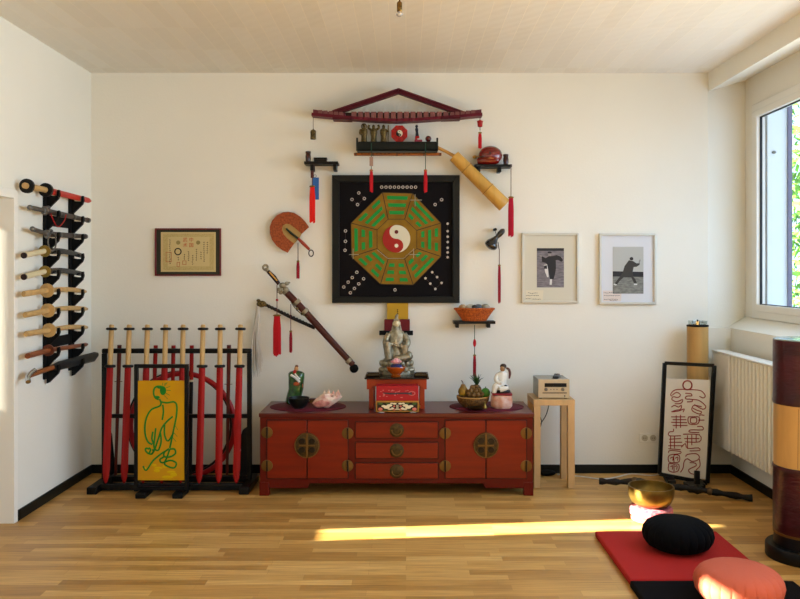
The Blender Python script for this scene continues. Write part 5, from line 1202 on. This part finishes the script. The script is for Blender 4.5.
for pts in ([(150, 160), (128, 158), (90, 162), (72, 182), (80, 190)], [(150, 160), (180, 160), (215, 166), (232, 188), (222, 198), (205, 190)],
    [(80, 185), (100, 172), (118, 184), (105, 196), (85, 192), (78, 205), (100, 215), (128, 205), (120, 222), (92, 225)], [(140, 176), (165, 178), (170, 188), (145, 190), (142, 202), (168, 204), (172, 214), (148, 216)],
    [(170, 205), (200, 208), (225, 225), (235, 240), (222, 250), (200, 240), (182, 228)], [(175, 245), (195, 255), (215, 262), (205, 272), (180, 262), (170, 250), (180, 232), (215, 238)],
    [(76, 240), (90, 232), (108, 240), (122, 232), (118, 250), (95, 255), (76, 262)], [(80, 262), (110, 258), (135, 248), (130, 262)], [(75, 285), (140, 285)], [(82, 298), (145, 298)], [(75, 310), (148, 312)], [(82, 325), (150, 325)], [(98, 278), (98, 338)], [(118, 275), (118, 335)],
    [(155, 285), (200, 285), (205, 300), (195, 318), (160, 318), (152, 300), (155, 285)], [(165, 290), (190, 290), (190, 312), (165, 312), (165, 290)], [(200, 300), (228, 300)], [(205, 282), (210, 276), (228, 278)], [(195, 330), (218, 330), (220, 345), (165, 345), (160, 355), (205, 358)],
    [(85, 340), (85, 352), (66, 355), (66, 372), (120, 372)], [(66, 388), (120, 385)], [(66, 402), (125, 402)], [(72, 372), (72, 430)], [(90, 372), (90, 430)], [(62, 418), (128, 418)], [(62, 432), (118, 436)], [(130, 365), (205, 368), (205, 400), (140, 400)], [(150, 370), (150, 430)], [(170, 368), (170, 415)], [(190, 368), (190, 400)], [(135, 385), (205, 385)],
    [(122, 425), (140, 408), (150, 430), (200, 428), (205, 440), (160, 442)], [(62, 450), (70, 440), (118, 445), (112, 455), (66, 462), (64, 492), (90, 496), (112, 490), (112, 464), (88, 462), (88, 494)], [(70, 476), (84, 470), (82, 486)], [(94, 476), (106, 470), (104, 486)], [(64, 500), (62, 530), (85, 540), (108, 532), (110, 505), (88, 502), (64, 500)], [(72, 515), (82, 510), (80, 528)], [(92, 514), (102, 510), (100, 528)], [(88, 500), (88, 538)],
    [(118, 540), (130, 520), (135, 490), (150, 478), (170, 490), (195, 485), (205, 470), (190, 455), (150, 458), (142, 468)], [(205, 480), (208, 510), (190, 530), (185, 548), (165, 545), (155, 530), (170, 520), (190, 510), (185, 498), (160, 496)]): cs(pts)
cg.build('red_calligraphy', mat('brick_red_ink', '#8E1F1C', rough=.6), t2)

# crooked stick on the floor
pts = [Vector((X(600, 5.72), 5.74, .045)), Vector((X(616, 5.7), 5.70, .050)), Vector((X(634, 5.68), 5.66, .062)), Vector((X(655, 5.64), 5.58, .058)), Vector((X(677, 5.6), 5.52, .060)), Vector((X(700, 5.52), 5.46, .056)), Vector((X(725, 5.5), 5.42, .038)), Vector((X(746, 5.48), 5.38, .024))]
t = thing('crooked_stick', pts[0].copy(), 'dark knobbly wooden stick lying on the floor behind the golden bowl', 'stick')
sl = smoothline(pts, 4); rs = [.021+.005*math.sin(i*2.1)+(.010 if i in (8, 9, 19) else 0) for i in range(len(sl))]; rs[0] = .024; rs[-1] = .026
for i, p in enumerate(sl): p.z = max(p.z, rs[i]+.001)
MB().tube(sl, rs, n=10).build('shaft', mat('dark_bark', '#191513', rough=.6, noise=.4, scale=30, bump=.5, bscale=60), t)
mb = MB(); mb.ball(sl[8], .030, .030, .034); mb.ball(sl[21], .026, .026, .026); mb.build('knot', mat('tan_knot', '#5A4328', rough=.6), t)

# ------------------------------------------------------------------ bamboo post and glass dish
xq = X(697.6, 6.0)
t = thing('bamboo_post', (xq, 6.0, 0), 'pale bamboo post standing in the corner behind the calligraphy stand', 'post')
zt2 = Z(325.5, 5.93)
MB().lathe((xq, 6.0, 0), [(.077, 0), (.077, zt2*.4), (.080, zt2*.41), (.077, zt2*.42), (.077, zt2-.012)], n=36).build('shaft', mat('golden_wood', '#C29858', rough=.45, noise=.22, scale=3, stretch=(5, 5, .7)), t)
MB().lathe((xq, 6.0, zt2-.012), [(.079, 0), (.079, .012)], n=36).build('black_rim', M_blackmatte, t)
mb = MB(); mb.lathe((xq, 6.0, zt2), [(.06, 0), (.066, .004), (.069, .03), (.066, .03), (.063, .006)], n=32); t = thing('glass_dish', (xq, 6.0, zt2), 'clear glass dish on top of the pale bamboo post', 'dish'); mb.build('dish', M_dish, t)
MB().lathe((xq-.005, 5.99, zt2+.0045), [(.006, 0), (.006, .030), (.004, .036)], n=10).build('incense_stub', M_blackmatte, t)

# big leather bound column on the right
QX, QY = X(803, 4.35), 4.35
t = thing('drum_column', (QX, QY, 0), 'tall column wrapped in brown leather and bamboo by the radiator', 'column')
leather = mat('burgundy_leather', '#42131A', rough=.3, col2='#2C0B0F', scale=5, bump=.3, bscale=22, stretch=(1, 1, 3))
def Zq(py): return Z(py, 4.30)
MB().lathe((QX, QY, 0), [(.188, 0), (.190, .006), (.190, .062), (.184, .070)], n=56).build('base', M_black, t)
MB().lathe((QX, QY, .07), [(.148, 0), (.145, Zq(536)-.07)], n=48).build('lower_neck', M_black, t)
MB().lathe((QX, QY, Zq(536)), [(.150, 0), (.150, Zq(533.5)-Zq(536))], n=48).build('brass_ring', brlight, t)
za, zb3 = Zq(533.5), Zq(467); MB().lathe((QX, QY, za), [(.149, 0), (.152, .01), (.150, .05), (.151, .2), (.150, zb3-za-.03), (.154, zb3-za-.012), (.151, zb3-za)], n=56).build('lower_leather_band', leather, t)
MB().lathe((QX, QY, zb3), [(.147, 0), (.147, Zq(405)-zb3)], n=56).build('bamboo_section', MATS['golden_wood'], t)
za = Zq(405); zb3 = Z(341.5, 4.25); MB().lathe((QX, QY, za), [(.151, 0), (.154, .012), (.151, .03), (.150, .15), (.151, .25), (.150, zb3-za)], n=56).build('upper_leather_band', leather, t)
MB().lathe((QX, QY, zb3), [(.150, 0), (.148, .006), (.13, .008)], n=48).build('grey_top', mat('grey_glass_top', '#7F8E88', rough=.2), t)
mb = MB()
for i in range(7): a = -2.2+i*.5; mb.tube([(QX+.1472*math.cos(a), QY+.1472*math.sin(a), Zq(466)), (QX+.1472*math.cos(a+.02), QY+.1472*math.sin(a+.02), Zq(407))], .0012, n=4)
mb.build('grain_line', M_brownwood, t)

# ------------------------------------------------------------------ mats, cushions, golden bowl
def pad(x0, x1, y0, y1, z, h, m, label, name='floor_mat'):
    bm = bmesh.new(); N = 14
    mb = MB(); mb.bm.free(); mb.bm = bm
    top = []
    def fz(i, j):
        u, v = i/N*2-1, j/N*2-1; return h*(.80+.20*(1-u**6)*(1-v**6))
    g = [[bm.verts.new((x0+(x1-x0)*i/N, y0+(y1-y0)*j/N, z+fz(i, j)+random.uniform(-.0006, .0006))) for j in range(N+1)] for i in range(N+1)]
    b_ = [[bm.verts.new((x0+(x1-x0)*i/N, y0+(y1-y0)*j/N, z)) for j in range(N+1)] for i in range(N+1)]
    for i in range(N):
        for j in range(N): bm.faces.new((g[i][j], g[i+1][j], g[i+1][j+1], g[i][j+1])); bm.faces.new((b_[i][j], b_[i][j+1], b_[i+1][j+1], b_[i+1][j]))
    for i in range(N):
        for A_, B_ in (((i, 0), (i+1, 0)), ((i, N), (i+1, N)), ((0, i), (0, i+1)), ((N, i), (N, i+1))): bm.faces.new((g[A_[0]][A_[1]], g[B_[0]][B_[1]], b_[B_[0]][B_[1]], b_[A_[0]][A_[1]]))
    return mb.build(name, m, label=label, cat='mat', bevel=.008)
pad(1.105, 1.815, 3.945, 4.68, 0, .042, mat('red_cotton', '#A61810', rough=.9, bump=.2, bscale=300), 'red square meditation mat under the black cushion')
pad(1.10, 1.905, 3.20, 3.935, 0, .042, mat('black_cotton', '#070607', rough=.95, spec=.1, bump=.2, bscale=300), 'black square meditation mat under the salmon cushion')
def zafu(x, y, z, r, h, m, label):
    bm = bmesh.new(); mb = MB(); mb.bm.free(); mb.bm = bm; n = 192; rows = []
    prof = [(.05, -1), (.45, -.98), (.7, -.88), (.88, -.66), (.98, -.33), (1.015, 0), (.985, .33), (.9, .6), (.76, .79), (.56, .91), (.3, .98), (.05, 1)]
    for (rr, hh) in prof:
        row = []
        for k in range(n):
            a = 2*math.pi*k/n; fold = .035*(abs(math.sin(a*12))**.4-1)*(1-abs(hh)**2)
            q = r*(rr+fold); row.append(bm.verts.new((x+q*math.cos(a), y+q*math.sin(a), z+h/2+hh*h/2)))
        rows.append(row)
    for i in range(len(rows)-1):
        for k in range(n): bm.faces.new((rows[i][k], rows[i][(k+1) % n], rows[i+1][(k+1) % n], rows[i+1][k]))
    bm.faces.new(rows[0][::-1]); bm.faces.new(rows[-1])
    o = mb.build('meditation_cushion', m, label=label, cat='cushion')
    for p in o.data.polygons: p.use_smooth = True
    return o
zafu(X(677.7, 4.36), 4.36, .042, .187, .165, mat('black_cushion_cotton', '#08080A', rough=.95, spec=.1, bump=.2, bscale=300), 'round black meditation cushion on the red mat')
zafu(X(738.5, 3.66), 3.66, .042, .195, .170, mat('salmon_cotton', '#BE5A40', rough=.9, bump=.2, bscale=300), 'round salmon pink meditation cushion on the black mat')
gb = mat('pink_red_brocade', '#A83848', rough=.8, col2='#BC7878', scale=45)
bx0, bx1 = X(629, 4.88), X(669, 4.88)
t = thing('brocade_stand', ((bx0+bx1)/2, 4.98, 0), 'round pink brocade cushion stand under the golden bowl', 'cushion stand')
MB().lathe((X(651, 5.0), 5.0, 0), [(.118, 0), (.124, .005), (.124, .024), (.118, .030)], n=40).build('lower_pad', mat('cream_brocade', '#A87858', rough=.8, col2='#90483C', scale=40), t)
MB().lathe((X(651, 5.0), 5.0, .0302), [(.118, 0), (.130, .010), (.132, .03), (.130, .048), (.118, .058)], n=40).build('upper_pad', gb, t)
bc = X(651.5, 4.99)
prof = [(.055, 0), (.092, .006), (.120, .026), (.135, .058), (.140, .09), (.1405, .118), (.139, .124), (.132, .124), (.133, .1), (.127, .06), (.108, .030), (.07, .014), (.005, .008)]
MB().lathe((bc, 5.0, .0885), prof, n=56).build('golden_singing_bowl', M_gold, label='large golden singing bowl on the pink brocade stand', cat='bowl')

# ------------------------------------------------------------------ ceiling spot
lx_, lyy = X(399.5, 4.0), 4.0
t = thing('ceiling_spot', (lx_, lyy, CH), 'small brass spot lamp hanging from the ceiling', 'ceiling lamp')
MB().cyl((lx_, lyy, CH-.012), (lx_, lyy, CH), .04, n=24).build('ceiling_rose', M_trimwhite, t)
MB().cyl((lx_, lyy, Z(2, 4.0)), (lx_, lyy, CH-.012), .004, n=8).build('rod', M_brass, t)
MB().lathe((lx_, lyy, Z(12, 4)), [(.010, 0), (.013, .004), (.013, .045), (.008, .052)], n=20).build('lamp_holder', M_brass, t)
MB().lathe((lx_, lyy, Z(16.5, 4)), [(.006, 0), (.016, .006), (.017, .014), (.010, Z(12, 4)-Z(16.5, 4))], n=20).build('reflector_bulb', mat('silver_bulb', '#D8D8D8', rough=.15, metal=.6), t)
